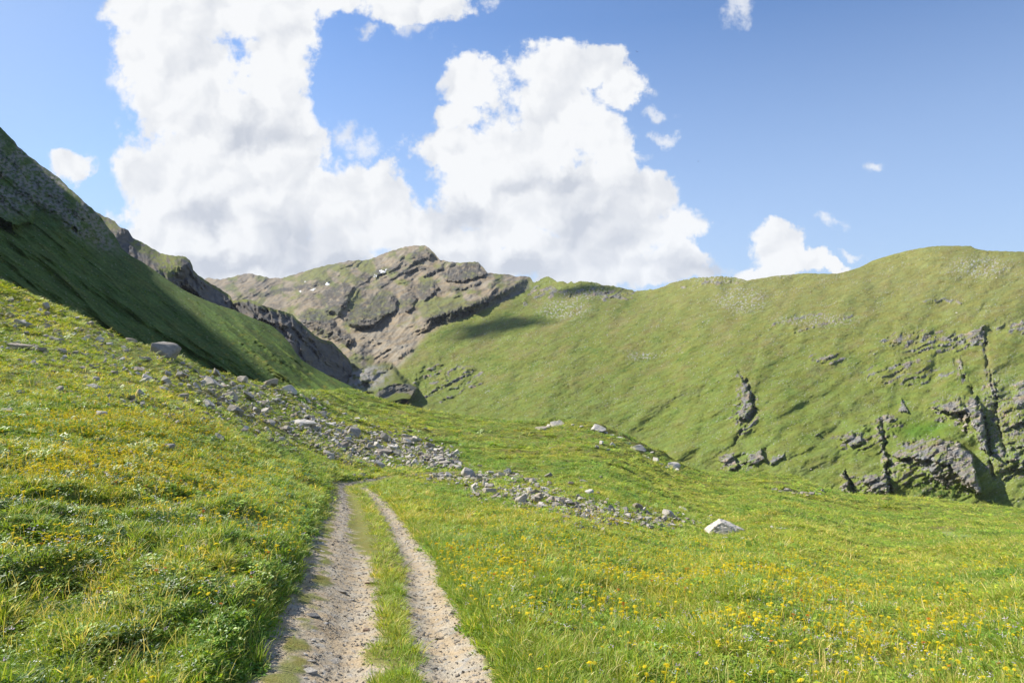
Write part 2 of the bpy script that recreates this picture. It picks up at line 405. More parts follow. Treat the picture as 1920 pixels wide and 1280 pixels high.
# grey far mountain: rock bodies (outline, height, soft run-out)
M_FAR = [([(600, 550), (625, 535), (647, 527), (664, 540), (655, 563), (633, 592), (613, 590), (600, 572)], 60, 45),
         ([(640, 595), (667, 570), (703, 553), (735, 547), (748, 563), (741, 587), (723, 594), (700, 611), (677, 616), (653, 611)], 60, 40),
         ([(660, 590), (680, 572), (700, 567), (690, 590), (675, 605)], 14, 12),
         ([(748, 553), (767, 543), (784, 557), (777, 573), (760, 586), (748, 577)], 34, 24),
         ([(777, 533), (813, 523), (823, 540), (810, 557), (793, 568), (780, 552)], 44, 30),
         ([(557, 587), (575, 582), (597, 583), (622, 593), (641, 616), (665, 633), (652, 652), (637, 645), (620, 637), (593, 627), (567, 610)], 60, 60),
         ([(672, 520), (695, 507), (730, 498), (748, 494), (750, 503), (735, 508), (712, 515), (690, 527), (675, 527)], 40, 12),
         ([(750, 507), (768, 500), (784, 494), (790, 500), (770, 512), (756, 515)], 34, 12),
         ([(760, 484), (775, 475), (800, 463), (812, 476), (800, 487), (785, 493), (770, 490)], 40, 20),
         ([(822, 513), (845, 500), (895, 492), (913, 511), (900, 521), (870, 529), (835, 529)], 46, 25)]
S_FAR = [([(470, 553), (500, 549), (533, 542), (577, 534), (605, 529), (627, 522)], 22, 40, 7),
         ([(783, 598), (806, 592), (830, 589), (880, 571), (925, 551), (960, 536), (985, 523), (998, 519)], 52, 60, 19),
         ([(700, 540), (725, 530), (745, 515), (770, 505), (800, 500)], 20, 20, 5),
         ([(790, 520), (815, 508), (835, 500)], 20, 20, 5), ([(840, 545), (870, 540), (905, 528)], 14, 20, 4)]
# knoll at the mouth of the gorge
M_KNOLL = [([(620, 735), (634, 716), (660, 697), (690, 685), (715, 678), (736, 679), (745, 690), (756, 704), (770, 717), (784, 728), (782, 738), (770, 752), (700, 760), (650, 745)], 30, 26),
           ([(640, 716), (668, 697), (700, 684), (722, 681), (738, 686), (726, 697), (712, 703), (698, 713), (678, 720), (662, 730)], 9, 8),
           ([(690, 712), (715, 700), (740, 702), (760, 716), (770, 724), (740, 722), (708, 734)], 7, 14)]
# broken rock on the right-hand hillside
M_HILL = [([(1362, 770), (1378, 728), (1388, 703), (1396, 706), (1409, 742), (1414, 766), (1402, 788), (1382, 806)], 11, 42),
          ([(1345, 862), (1358, 855), (1375, 852), (1383, 868), (1381, 882), (1365, 890), (1350, 886)], 8, 14), ([(1380, 864), (1400, 851), (1427, 839), (1433, 864), (1413, 878), (1384, 876)], 9, 20),
          ([(1436, 862), (1455, 850), (1475, 848), (1468, 858), (1445, 876)], 4, 12),
          ([(1566, 818), (1580, 812), (1598, 809), (1618, 817), (1613, 834), (1598, 844), (1570, 838)], 7, 16), ([(1640, 788), (1655, 780), (1668, 776), (1678, 787), (1648, 796)], 5, 10), ([(1668, 776), (1690, 742), (1704, 775), (1690, 780)], 6, 18),
          ([(1633, 818), (1640, 802), (1648, 796), (1656, 827), (1638, 828)], 7, 12),
          ([(1655, 848), (1678, 835), (1701, 822), (1747, 815), (1788, 826), (1821, 846), (1831, 887), (1841, 927), (1828, 937), (1793, 926), (1748, 911), (1713, 898), (1680, 890), (1663, 871)], 17, 44),
          ([(1700, 850), (1748, 838), (1800, 838), (1822, 850), (1830, 890), (1836, 925), (1800, 918), (1760, 900), (1720, 885)], 6, 16),
          ([(1738, 880), (1775, 868), (1783, 890), (1770, 908), (1748, 905)], 5, 8),
          ([(1745, 758), (1793, 742), (1828, 742), (1844, 773), (1848, 813), (1853, 851), (1840, 848), (1813, 821), (1800, 801), (1773, 798), (1748, 778)], 15, 34),
          ([(1795, 765), (1800, 745), (1812, 770), (1816, 800), (1806, 806)], 5, 8), ([(1818, 790), (1842, 770), (1847, 815), (1851, 848), (1832, 835)], 6, 12),
          ([(1846, 718), (1862, 712), (1871, 743), (1853, 741)], 7, 9), ([(1792, 628), (1813, 619), (1844, 610), (1848, 643), (1815, 651), (1797, 651)], 9, 16), ([(1745, 634), (1770, 628), (1794, 628), (1790, 643), (1760, 641)], 4, 8),
          ([(1788, 680), (1797, 668), (1808, 690), (1800, 695)], 5, 6), ([(1562, 927), (1570, 908), (1582, 880), (1591, 900), (1597, 929)], 10, 12), ([(1611, 895), (1633, 889), (1664, 884), (1668, 932), (1640, 934), (1611, 924)], 11, 14),
          ([(1655, 884), (1648, 850), (1653, 832), (1660, 850), (1668, 890)], 8, 6),
          ([(1518, 679), (1545, 665), (1565, 661), (1560, 673), (1540, 681)], 4, 10), ([(1518, 813), (1529, 808), (1535, 815), (1526, 818)], 3, 6), ([(1548, 924), (1556, 911), (1559, 924)], 4, 5),
          ([(1890, 610), (1915, 600), (1940, 605), (1930, 625), (1895, 622)], 6, 10), ([(1862, 612), (1885, 606), (1883, 616), (1865, 618)], 3, 6), ([(1890, 720), (1925, 705), (1940, 760), (1900, 770)], 5, 14),
          ([(1720, 565), (1750, 558), (1800, 562), (1806, 572), (1765, 568), (1725, 571)], 4, 8)]
S_HILL = [([(1010, 543), (1040, 540), (1068, 545)], 6, 12, 8), ([(1064, 556), (1085, 545), (1110, 540), (1145, 543)], 9, 16, 12), ([(1120, 558), (1160, 553), (1192, 550)], 6, 14, 9), ([(980, 570), (1000, 558), (1012, 548)], 5, 10, 6),
          ([(1265, 540), (1330, 528), (1400, 530)], 4, 10, 5), ([(1700, 660), (1745, 652), (1800, 655)], 2.5, 12, 3), ([(1660, 690), (1720, 676), (1770, 672)], 2.2, 12, 3), ([(1640, 640), (1700, 632), (1760, 630)], 2, 12, 3),
          ([(790, 745), (830, 725), (862, 707), (895, 692)], 5, 25, 4), ([(770, 720), (800, 702), (840, 683)], 5, 25, 4), ([(820, 755), (870, 730), (900, 715)], 3, 20, 3),
          ([(1440, 610), (1500, 595), (1560, 582)], 2, 10, 3), ([(1480, 625), (1540, 608), (1610, 588)], 2, 10, 3), ([(1890, 880), (1930, 870)], 4, 10, 6), ([(1880, 800), (1930, 790)], 4, 10, 5), ([(1876, 845), (1900, 838), (1930, 842)], 3, 10, 5)]
HILL_EDGE = [(1003, 518), (990, 533), (960, 545), (925, 568), (880, 590), (830, 607), (790, 640), (770, 668), (745, 690), (705, 720), (690, 765)]

def far_height(U, V, Dp):
    d, side, al = line_dist(U, V, HILL_EDGE)
    hill = sstep(d * -side, -8, 8)                       # 1 on the green hillside, 0 on the grey mountain
    hill = np.where(V > 735, 1.0, hill); mt = 1 - hill
    ang = 0.42; a = U * math.cos(ang) - V * math.sin(ang); b = U * math.sin(ang) + V * math.cos(ang)   # along / across the terraces
    pxm = Dp / F
    # large forms
    h = mt * (ridged(U / 95 + 3, V / 60, 5, 5) - 0.5) * 60 * (Dp / 1000)
    h += mt * (ridged((U + 0.7 * V) / 26, V / 30, 5, 15) - 0.5) * 12 * (Dp / 1000)
    h += mt * fbm(U / 6, V / 6, 4, 25) * 3.0 * (Dp / 1000)
    h += hill * (fbm(a / 130, b / 55, 3, 31) * 8 + fbm((U + 0.6 * (V - 600)) / 70, V / 210, 2, 33) * 3 + (ridged(a / 70, b / 22, 4, 37) - 0.5) * 1.1 + fbm(a / 60, b / 20, 4, 39) * 1.3 + fbm(a / 22, b / 6, 4, 41) * 0.9 + fbm(U / 4, V / 3, 3, 43) * 0.3) * (Dp / 330) * sstep(V, 455, 500)
    gul = ridged((U + 60 * fbm(U / 200, V / 120, 3, 52) + 0.35 * (V - 700)) / 120, V / 260, 4, 51)          # shallow runnels straight down the hill
    h -= hill * sstep(gul, 0.55, 0.98) * 1.2 * (Dp / 330)
    bm_ = U * math.sin(0.46) + V * math.cos(0.46) + 14 * fbm(U / 60, V / 40, 4, 61); am_ = U * math.cos(0.46) - V * math.sin(0.46)
    strat = ridged(am_ / 90, bm_ / 8.5, 4, 63); strat2 = ridged(am_ / 50, bm_ / 22, 4, 65)
    h += mt * ((strat - 0.5) * 9 + (strat2 - 0.5) * 22) * (Dp / 1000) * sstep(fbm(U / 60, V / 50, 3, 67) + 0.25 * sstep(600 - V, 0, 60), -0.25, 0.2)
    rock = np.zeros(U.shape)
    for i, (pg, A, wm) in enumerate(M_FAR):
        hh, m = mass(U, V, pg, A * 0.8, (0.85, 0.6), 3.5, wm, 8, 60 + i * 7); h += hh; rock = np.maximum(rock, m * mt)
    for i, (pt, A, L, ws) in enumerate(S_FAR):
        hh, m = scarp(U, V, pt, A, L, ws, 4, 160 + i * 7); h += hh; rock = np.maximum(rock, m)
    kn = np.zeros(U.shape)
    for i, (pg, A, wm) in enumerate(M_KNOLL):
        hh, m = mass(U, V, pg, A, (0.75, 0.65), 4, wm, 4, 260 + i * 7); h += hh; kn = np.maximum(kn, m) if i == 0 else kn
        if i == 1: rock = np.maximum(rock, m)
    hh, m = scarp(U, V, [(700, 744), (712, 734), (740, 721), (765, 722), (786, 730)], 11, 30, 15, 3, 299); h += hh; rock = np.maximum(rock, m)
    rh = np.zeros(U.shape)
    for i, (pg, A, wm) in enumerate(M_HILL):
        hh, m = mass(U, V, pg, A, (1.0, -0.5), 1.8, wm * 1.9, 9, 360 + i * 7); h += hh * 0.50; rh = np.maximum(rh, m * sstep(hh / A + 0.3 * fbm(U / 16, V / 10, 3, 365), 0.30, 0.55))
    for i, (pt, A, L, ws) in enumerate(S_HILL):
        hh, m = scarp(U, V, pt, A, L, ws, 6, 560 + i * 7); brk = sstep(fbm(U / 13, V / 9, 4, 561 + i) , -0.12, 0.18); hh = hh * brk; m = m * brk; h += hh * 0.8; rh = np.maximum(rh, m * 0.9)
    # broken bedded ledges of the cliff zones: turf shelf, rock face, turf shelf
    def zn(cx, cy, rx, ry): return sstep(1.25 - np.hypot((U - cx) / rx, (V - cy) / ry), 0, 0.8)
    lz = np.zeros(U.shape)
    for z_ in ((1745, 640, 120, 28), (1610, 826, 66, 24), (1380, 866, 52, 26), (1655, 800, 46, 36), (1790, 772, 66, 36), (1742, 872, 100, 60), (1905, 820, 70, 110), (1862, 735, 26, 50), (1550, 671, 42, 14), (1630, 908, 74, 26), (1905, 612, 60, 18), (1700, 700, 120, 26), (1395, 770, 34, 60), (850, 705, 70, 34), (1030, 548, 60, 16), (1150, 548, 60, 14)): lz = np.maximum(lz, zn(*z_))
    lz = sstep(lz * 0.75 + 0.5 * fbm(a / 42, b / 16, 4, 131), 0.38, 0.62) * hill
    ph = b / 13 + 1.3 * fbm(a / 50, b / 40, 4, 133) + 0.25 * fbm(U / 7, V / 7, 3, 134); fr = ph - np.floor(ph)
    led = np.where(fr < 0.55, fr / 0.55, (1 - fr) / 0.45); br = sstep(fbm(a / 24, ph * 1.7, 3, 135), -0.3, 0.15)
    h += lz * led * 1.7 * br * (Dp / 260); ledr = lz * sstep(fr, 0.5, 0.6) * br
    rh = np.maximum(rh * 0.9, ledr)
    gm = np.zeros(U.shape)
    for k_, (pt, A_, w_) in enumerate([([(1838, 606), (1846, 636), (1851, 680), (1858, 715), (1868, 745), (1867, 778), (1880, 825), (1893, 880)], 7, 5), ([(1788, 666), (1798, 692), (1815, 716), (1828, 745), (1843, 775), (1850, 815), (1858, 860), (1862, 905)], 8, 5.5), ([(1652, 776), (1655, 800), (1661, 830), (1653, 848), (1663, 880), (1672, 935)], 6, 4.5),
                                  ([(1380, 686), (1392, 705), (1408, 738), (1416, 768), (1404, 792), (1386, 815), (1372, 840)], 6, 5), ([(1796, 760), (1806, 790), (1815, 815)], 5, 4), ([(1582, 880), (1594, 905), (1604, 930)], 5, 4.5), ([(1435, 838), (1441, 870)], 3, 4)]):
        uu = U + 4 * fbm(U / 11, V / 11, 4, 141 + k_); vv = V + 3 * fbm(U / 11 + 5, V / 11, 4, 151 + k_); dl, sd2, al2 = line_dist(uu, vv, pt); tp = sstep(al2, 0, .1) * sstep(1 - al2, 0, .1)
        e = np.exp(-(dl / (w_ * (0.65 + 0.5 * fbm(U / 16, V / 16, 3, 191 + k_)))) ** 2) * tp * sstep(fbm(U / 13, V / 17, 3, 181 + k_), -0.35, 0.1); h -= 0.5 * A_ * e; lf = sstep(dl, 0, 3) * sstep(16 - dl, 0, 10) * (sd2 > 0) * tp
        rh = np.maximum(rh, lf * sstep(fbm(U / 10, V / 14, 3, 161 + k_), 0.05, 0.3)); gm = np.maximum(gm, e)
    # fine terracettes trodden along the contour
    ter = ridged(a / 75, b / 6.5 + 0.8 * fbm(a / 60, b / 40, 3, 171), 3, 173); tm = sstep(fbm(a / 90, b / 50, 3, 175), -0.2, 0.25)
    h -= hill * tm * sstep(ter, 0.62, 0.9) * 0.4 * (Dp / 300)
    # rock texture: beds dipping with the terraces, plus joints
    rr = np.maximum(rock, rh)
    beds = ridged(a / 30, b / 3.6, 4, 71); joints = ridged(a / 7 + 4, b / 16, 4, 73)
    h += rr * ((beds - 0.5) * 0.95 + (joints - 0.5) * 0.45 + fbm(U / 2.6, V / 2.6, 3, 75) * 0.4) * (Dp / 260) * np.where(mt > 0.5, 1.2, 1.0)
    vert = ridged(U / 5.5 + V * 0.03, V / 40, 3, 77)
    h += rock * mt * (vert - 0.5) * (2 + 9 * sstep(U, 770, 800))
    # ---- colour of the ground itself
    n1 = fbm(a / 60, b / 22, 5, 81); n2 = fbm(U / 9, V / 6, 4, 83); n3 = fbm(U / 160, V / 120, 3, 85); n4 = fbm(a / 9, b / 3.5, 3, 86)
    c = np.ones(U.shape + (3,)) * C_GRASS * 1.06
    c = cmix(c, sstep(n1 + 0.4 * n2 + 0.35 * n4, -0.05, 0.5) * 0.65, C_DRY * 0.85)
    c = cmix(c, sstep(-n1 + 0.5 * n4, 0.12, 0.6) * 0.75, C_LUSH * 0.8)
    c = cmix(c, sstep(n4 + 0.5 * n2, 0.25, 0.6) * 0.55, C_DARKG)
    c = cmix(c, sstep(fbm(U / 70, V / 40, 4, 87), 0.3, 0.55) * 0.4, C_BROWN)
    c = cmix(c, sstep(700 - V, 0, 200) * 0.6 * sstep(U, 1000, 1400), np.array([0.215, 0.205, 0.075])); c = cmix(c, sstep(V, 640, 780) * 0.4, np.array([0.125, 0.175, 0.036]))
    c = cmix(c, tm * sstep(ter, 0.70, 0.95) * 0.35, C_DARKG); c = c * (1 + 0.30 * fbm(a / 26, b / 5.0, 4, 177)[..., None] + 0.28 * fbm(U / 3.5, V / 2.6, 3, 179)[..., None])
    c = cmix(c, gm * 0.5, np.array([0.10, 0.09, 0.06]))
    lush = sstep(26 - np.hypot((U - 1725) / 3.2, V - 805), 0, 22); c = cmix(c, lush * 0.8, np.array([0.085, 0.165, 0.018]))
    # bare specks of stone showing through the turf
    sp = fbm(U / 2.2, V / 1.7, 2, 91) + 0.25 * fbm(a / 45, b / 14, 3, 93)
    c = cmix(c, sstep(sp, 0.42, 0.56) * hill * 0.8, C_LROCK)
    def zone(cx, cy, rx, ry): return sstep(1.15 - np.hypot((U - cx) / rx, (V - cy) / ry), 0, 0.7)
    zs = zone(1390, 562, 60, 30) + zone(1060, 580, 60, 22) + zone(1840, 500, 75, 24) + zone(1205, 668, 34, 10) + zone(1110, 552, 70, 12) + zone(1350, 525, 60, 8) + zone(1530, 600, 90, 14) + 0.6 * zone(1880, 800, 60, 130) + zone(1470, 515, 20, 8)
    c = cmix(c, np.clip(zs, 0, 1) * sstep(fbm(U / 4, V / 3, 3, 95), 0.06, 0.3), C_LROCK)
    # shrubs under the cliff
    shr = zone(1760, 915, 80, 22) * sstep(fbm(U / 8, V / 5, 3, 97), -0.2, 0.2); c = cmix(c, shr * 0.9, np.array([0.04, 0.075, 0.014])); h += shr * (fbm(U / 4, V / 4, 3, 98) + 0.4) * 1.2
    # grey mountain
    g = np.ones(U.shape + (3,)) * C_SCREE * 0.9 * np.array([1.04, 1.0, 0.92])
    g = cmix(g, sstep(fbm(U / 30, V / 14, 5, 101), 0.0, 0.4) * 0.8, C_SCREE * 0.66)
    st = fbm((U + 0.9 * (V - 560)) / 5.5, (V - 0.3 * U) / 60, 4, 103); g = g * (1 + 0.35 * st[..., None])
    gr = sstep(fbm(U / 28, V / 20, 5, 105) + 0.30 * zone(600, 505, 140, 26) + 0.5 * zone(600, 590, 40, 14) + 0.55 * zone(840, 575, 60, 24) + 0.4 * zone(690, 575, 50, 30) + 0.4 * zone(650, 700, 60, 30) - 0.5 * zone(730, 640, 60, 40) + 0.06, 0.02, 0.35)
    g = cmix(g, gr * 0.9, np.array([0.150, 0.160, 0.050]))
    g = cmix(g, zone(738, 635, 60, 60) * sstep(st, -0.35, 0.3) * 0.8, np.array([0.30, 0.255, 0.19]))
    g = cmix(g, sstep(strat, 0.55, 0.85) * 0.45 * sstep(620 - V, 0, 40), C_ROCK * 0.55)
    rk = np.clip(0.85 * rock + sstep(ridged((U + 0.7 * V) / 26, V / 30, 5, 15), 0.62, 0.82) * 0.6, 0, 1)
    g = cmix(g, rk * 0.9 * sstep(fbm(U / 7, V / 5, 3, 107), -0.55, 0.1), C_ROCK * 0.5)
    c = c * hill[..., None] + g * mt[..., None]
    kr = fbm(U / 12, V / 8, 4, 109)
    c = cmix(c, kn * 0.7, C_GRASS * 0.7)
    c = cmix(c, kn * zone(676, 706, 64, 30) * sstep(kr, -0.3, 0.05), C_LROCK * 0.8)
    # outcrops: grey and tan stone with turf on the ledges
    hr = cmix(np.ones(U.shape + (3,)) * np.array([0.20, 0.19, 0.175]), sstep(fbm(U / 14, V / 10, 4, 111), 0.0, 0.35), np.array([0.30, 0.245, 0.185]))
    hr = hr * (0.8 + 0.5 * beds[..., None]) * (0.85 + 0.3 * fbm(U / 3, V / 3, 2, 112)[..., None])
    crack = sstep(ridged(a / 16, b / 5, 3, 119), 0.78, 0.95); hr = cmix(hr, crack * 0.8, np.array([0.07, 0.065, 0.055])); crack2 = sstep(ridged(U / 14 + V * 0.02, V / 40, 3, 121), 0.82, 0.96); hr = cmix(hr, crack2 * 0.7, np.array([0.08, 0.072, 0.06]))
    ledge = sstep(fbm(a / 26, b / 6, 4, 113), 0.0, 0.22) * 0.9
    c = cmix(c, sstep(rh + 0.35 * fbm(U / 9, V / 7, 4, 117), 0.35, 0.6) * (1 - ledge), hr)
    c = cmix(c, rock * hill * 0.9, C_ROCK * 0.9)
    return h, np.clip(c, 0.005, 0.9)

M_FARM = terrain_mat('mountain_ground', 0.35, 0.25, 1.5, 0.32)
M_HILLM = terrain_mat('hillside_turf', 1.1, 0.7, 0.5, 0.42)
jag_far = lambda p: fbm(p / 9, p * 0, 4, 3) * 2.6 * np.where(p < 1420, 1, 0.5) - np.abs(fbm(p / 4, p * 0, 2, 8)) * 2.5 * ((p > 985) & (p < 1400))
U, V, X, Y, Z, colr = loft(330, 2300, 1.3, SKY_FAR, BOT_FAR, 300, CT_FAR, far_height, jag_far)
FAR_D = (U.copy(), V.copy(), Y[:U.shape[0]].copy())
uq = np.vstack([U, np.repeat(U[-1:], X.shape[0] - U.shape[0], 0)]); vq = np.vstack([V, np.repeat(V[-1:], X.shape[0] - U.shape[0], 0)])
uc = uq[:-1, :-1]; vc = vq[:-1, :-1]
dd, sd, _ = line_dist(uc, vc, HILL_EDGE)
hm = ((sd < 0) | (vc > 735)) if True else None
o = link('mountain', grid_mesh('mountain', X, Y, Z, colr, ~hm), M_FARM); tag(o, kind='structure')
o = link('hillside', grid_mesh('hillside', X, Y, Z, colr, hm), M_HILLM); tag(o, kind='structure')

# ------------------------------------------------------------------ rock wall of the gorge
SKY_G = pl([(140, 372), (190, 403), (215, 414), (222, 424), (240, 431), (249, 446), (262, 452), (300, 474), (325, 480), (342, 479), (356, 487), (361, 499), (362, 507), (380, 522), (400, 534), (420, 546), (432, 555), (436, 564), (446, 560), (470, 562), (500, 575), (533, 584),
            (548, 589), (556, 598), (566, 606), (590, 628), (604, 636), (622, 640), (640, 658), (655, 674), (661, 688), (652, 702), (690, 752)])
BOT_G = pl([(140, 520), (240, 560), (330, 620), (430, 680), (540, 740), (640, 780), (690, 800)])
CT_G = [(140, 372, 560), (215, 414, 520), (249, 446, 490), (300, 474, 500), (342, 479, 470), (362, 500, 440), (432, 555, 520), (470, 562, 470), (548, 589, 480), (604, 636, 500), (661, 688, 560), (690, 752, 520),
        (230, 440, 440), (280, 490, 385), (330, 500, 380), (350, 520, 420), (290, 505, 340), (440, 590, 455), (500, 620, 400), (540, 640, 400), (600, 670, 440), (640, 700, 480), (140, 520, 300), (240, 560, 270), (330, 620, 270), (430, 680, 280), (540, 740, 290), (640, 780, 330), (690, 800, 400)]
def gorge_h(U, V, Dp):
    top = SKY_G(U); dv = V - top
    h = (ridged((U - 0.6 * V) / 34, (V + 0.5 * U) / 60, 5, 201) - 0.5) * 26 + (ridged(U / 12, V / 16, 4, 203) - 0.5) * 8 + fbm(U / 4, V / 4, 3, 205) * 2
    rockm = np.ones(U.shape)
    hh, m = mass(U, V, [(300, 470), (345, 474), (364, 500), (392, 535), (432, 560), (436, 610), (380, 580), (340, 540), (318, 505)], 36, (0.9, 0.45), 4, 30, 4, 211)
    h = h + hh
    capm = sstep(26 - dv - 10 * fbm(U / 20, V / 20, 3, 213), 0, 12) * (U < 335) + sstep(8 - dv, 0, 5) * (U >= 335)
    capm = np.maximum(capm, sstep(1.1 - np.hypot((U - 318) / 24, (V - 497) / 26), 0, 0.4))
    capm = capm * (1 - sstep(1.1 - np.hypot((U - 238) / 22, (V - 440) / 14), 0, 0.3))
    c = np.ones(U.shape + (3,)) * np.array([0.095, 0.090, 0.085])
    c = cmix(c, sstep(fbm(U / 30, V / 22, 4, 215), 0.0, 0.4) * 0.7, np.array([0.15, 0.125, 0.095]))
    c = c * (0.85 + 0.5 * ridged((U - V) / 16, (U + V) / 40, 4, 217)[..., None])
    c = cmix(c, capm * sstep(fbm(U / 8, V / 6, 4, 219), -0.4, 0.1), np.array([0.150, 0.165, 0.050]))
    c = cmix(c, sstep(245 - U, 0, 20) * sstep(fbm(U / 10, V / 5, 3, 221), -0.1, 0.2) * 0.6, C_SCREE * 0.8)
    return h * (1 - 0.5 * capm), c
M_GORGE = terrain_mat('gorge_rock', 0.6, 0.4, 1.2, 0.35)
U, V, X, Y, Z, colr = loft(140, 690, 1.3, SKY_G, BOT_G, 190, CT_G, gorge_h, lambda p: fbm(p / 8, p * 0, 4, 207) * 2.2)
tag(link('gorge_cliff', grid_mesh('gorge_cliff', X, Y, Z, colr), M_GORGE), kind='structure')

# ------------------------------------------------------------------ steep left-hand slope, its crest shaped beyond the view to cast the shade on it
SKY_L = pl([(-1500, -720), (-900, -640), (-720, -560), (-600, -470), (-450, -280), (-262, -60), (-100, 128), (0, 238), (28, 266), (34, 276), (52, 290), (80, 312), (112, 334), (132, 355), (165, 384), (190, 408), (205, 430), (215, 441), (228, 465), (240, 476), (275, 496), (310, 521), (345, 544), (375, 558), (410, 572), (440, 581), (470, 595),
            (495, 604), (512, 612), (530, 628), (545, 645), (553, 659), (565, 674), (590, 690), (620, 706), (655, 722), (700, 752)])
BOT_L = pl([(-1500, 300), (-300, 480), (0, 640), (160, 690), (335, 740), (470, 775), (600, 800), (700, 812)])
CT_L = [(-1500, -720, 250), (-900, -640, 235), (-600, -470, 214), (-450, -280, 255), (-262, -60, 325), (0, 238, 335), (112, 334, 340), (215, 441, 335), (275, 496, 300), (375, 558, 262), (470, 595, 235), (545, 645, 212), (590, 690, 196), (655, 722, 178), (700, 752, 165),
        (-1500, 300, 60), (-300, 480, 80), (0, 640, 78), (160, 690, 86), (335, 740, 98), (470, 775, 103), (600, 800, 100), (700, 812, 102),
        (0, 420, 165), (100, 480, 165), (200, 560, 158), (300, 630, 145), (150, 400, 240), (250, 510, 225), (350, 590, 195), (420, 650, 160), (500, 690, 152), (560, 720, 150), (470, 735, 124), (-300, 250, 165), (-700, -50, 150)]
def left_h(U, V, Dp):
    sl_ = (V - 0.78 * U)                                   # constant down the fall line
    al = U + 0.78 * V
    h = fbm(al / 420, sl_ / 62, 3, 301) * 13 + (ridged(al / 300, sl_ / 40, 3, 303) - 0.5) * 9.0 + fbm(al / 30, sl_ / 14, 4, 305) * 1.0 + fbm(al / 60, sl_ / 6, 4, 306) * 1.1 + fbm(U / 7, V / 5, 3, 307) * 0.5
    top = SKY_L(U); dv = V - top
    # the bright spur at the right with hummocks
    spur = sstep(U, 330, 430) * sstep(150 - dv, 0, 90)
    h = h + spur * (fbm(U / 10, V / 6, 4, 309) + 0.3) * 1.1
    # cliffs at the upper left
    cl = sstep(1.2 - np.hypot((U - 20) / 85, (V - 330) / 75), 0, 0.5) + sstep(1.2 - np.hypot((U - 130) / 95, ((V - 0.75 * (U - 130)) - 388) / 46), 0, 0.5)
    cl = np.clip(cl, 0, 1) * sstep(fbm(U / 30, V / 24, 4, 311), -0.35, 0.0)
    h = h + cl * ((ridged((U + V * 0.4) / 17, V / 30, 5, 313) - 0.5) * 9 + fbm(U / 4, V / 3.5, 3, 315) * 2.2)
    hh, m = mass(U, V, [(-60, 230), (30, 262), (52, 330), (70, 380), (60, 420), (20, 430), (-60, 400)], 14, (0.9, 0.5), 5, 40, 5, 317); h = h + hh
    c = np.ones(U.shape + (3,)) * np.array([0.066, 0.108, 0.024])  # turf albedo lowered here to deepen the slope's shade
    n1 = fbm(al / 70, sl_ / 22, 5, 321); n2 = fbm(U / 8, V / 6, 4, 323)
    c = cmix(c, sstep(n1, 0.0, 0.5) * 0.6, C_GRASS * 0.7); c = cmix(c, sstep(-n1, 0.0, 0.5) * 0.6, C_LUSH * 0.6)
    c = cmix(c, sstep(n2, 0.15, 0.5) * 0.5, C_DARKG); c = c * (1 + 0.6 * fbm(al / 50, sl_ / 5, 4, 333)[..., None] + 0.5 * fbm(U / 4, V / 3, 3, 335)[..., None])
    c = cmix(c, sstep(fbm(U / 14, V / 8, 3, 325), 0.2, 0.5) * 0.5 * sstep(V, 560, 680), np.array([0.2, 0.17, 0.02]))
    c = cmix(c, cl * sstep(fbm(U / 7, V / 5, 4, 327), -0.25, 0.12) * 0.9, np.array([0.21, 0.195, 0.17]))
    c = cmix(c, sstep(fbm(U / 2.4, V / 1.8, 2, 329), 0.5, 0.6) * 0.8, C_LROCK)
    return h * sstep(dv, -2, 18) , c
M_LEFT = terrain_mat('slope_turf', 1.6, 1.2, 0.35, 0.42)
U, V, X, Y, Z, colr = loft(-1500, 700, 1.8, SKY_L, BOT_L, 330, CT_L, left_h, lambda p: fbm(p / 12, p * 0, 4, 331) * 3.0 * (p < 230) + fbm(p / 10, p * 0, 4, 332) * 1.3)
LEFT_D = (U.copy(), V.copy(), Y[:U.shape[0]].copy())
tag(link('left_slope', grid_mesh('left_slope', X, Y, Z, colr), M_LEFT), kind='structure')
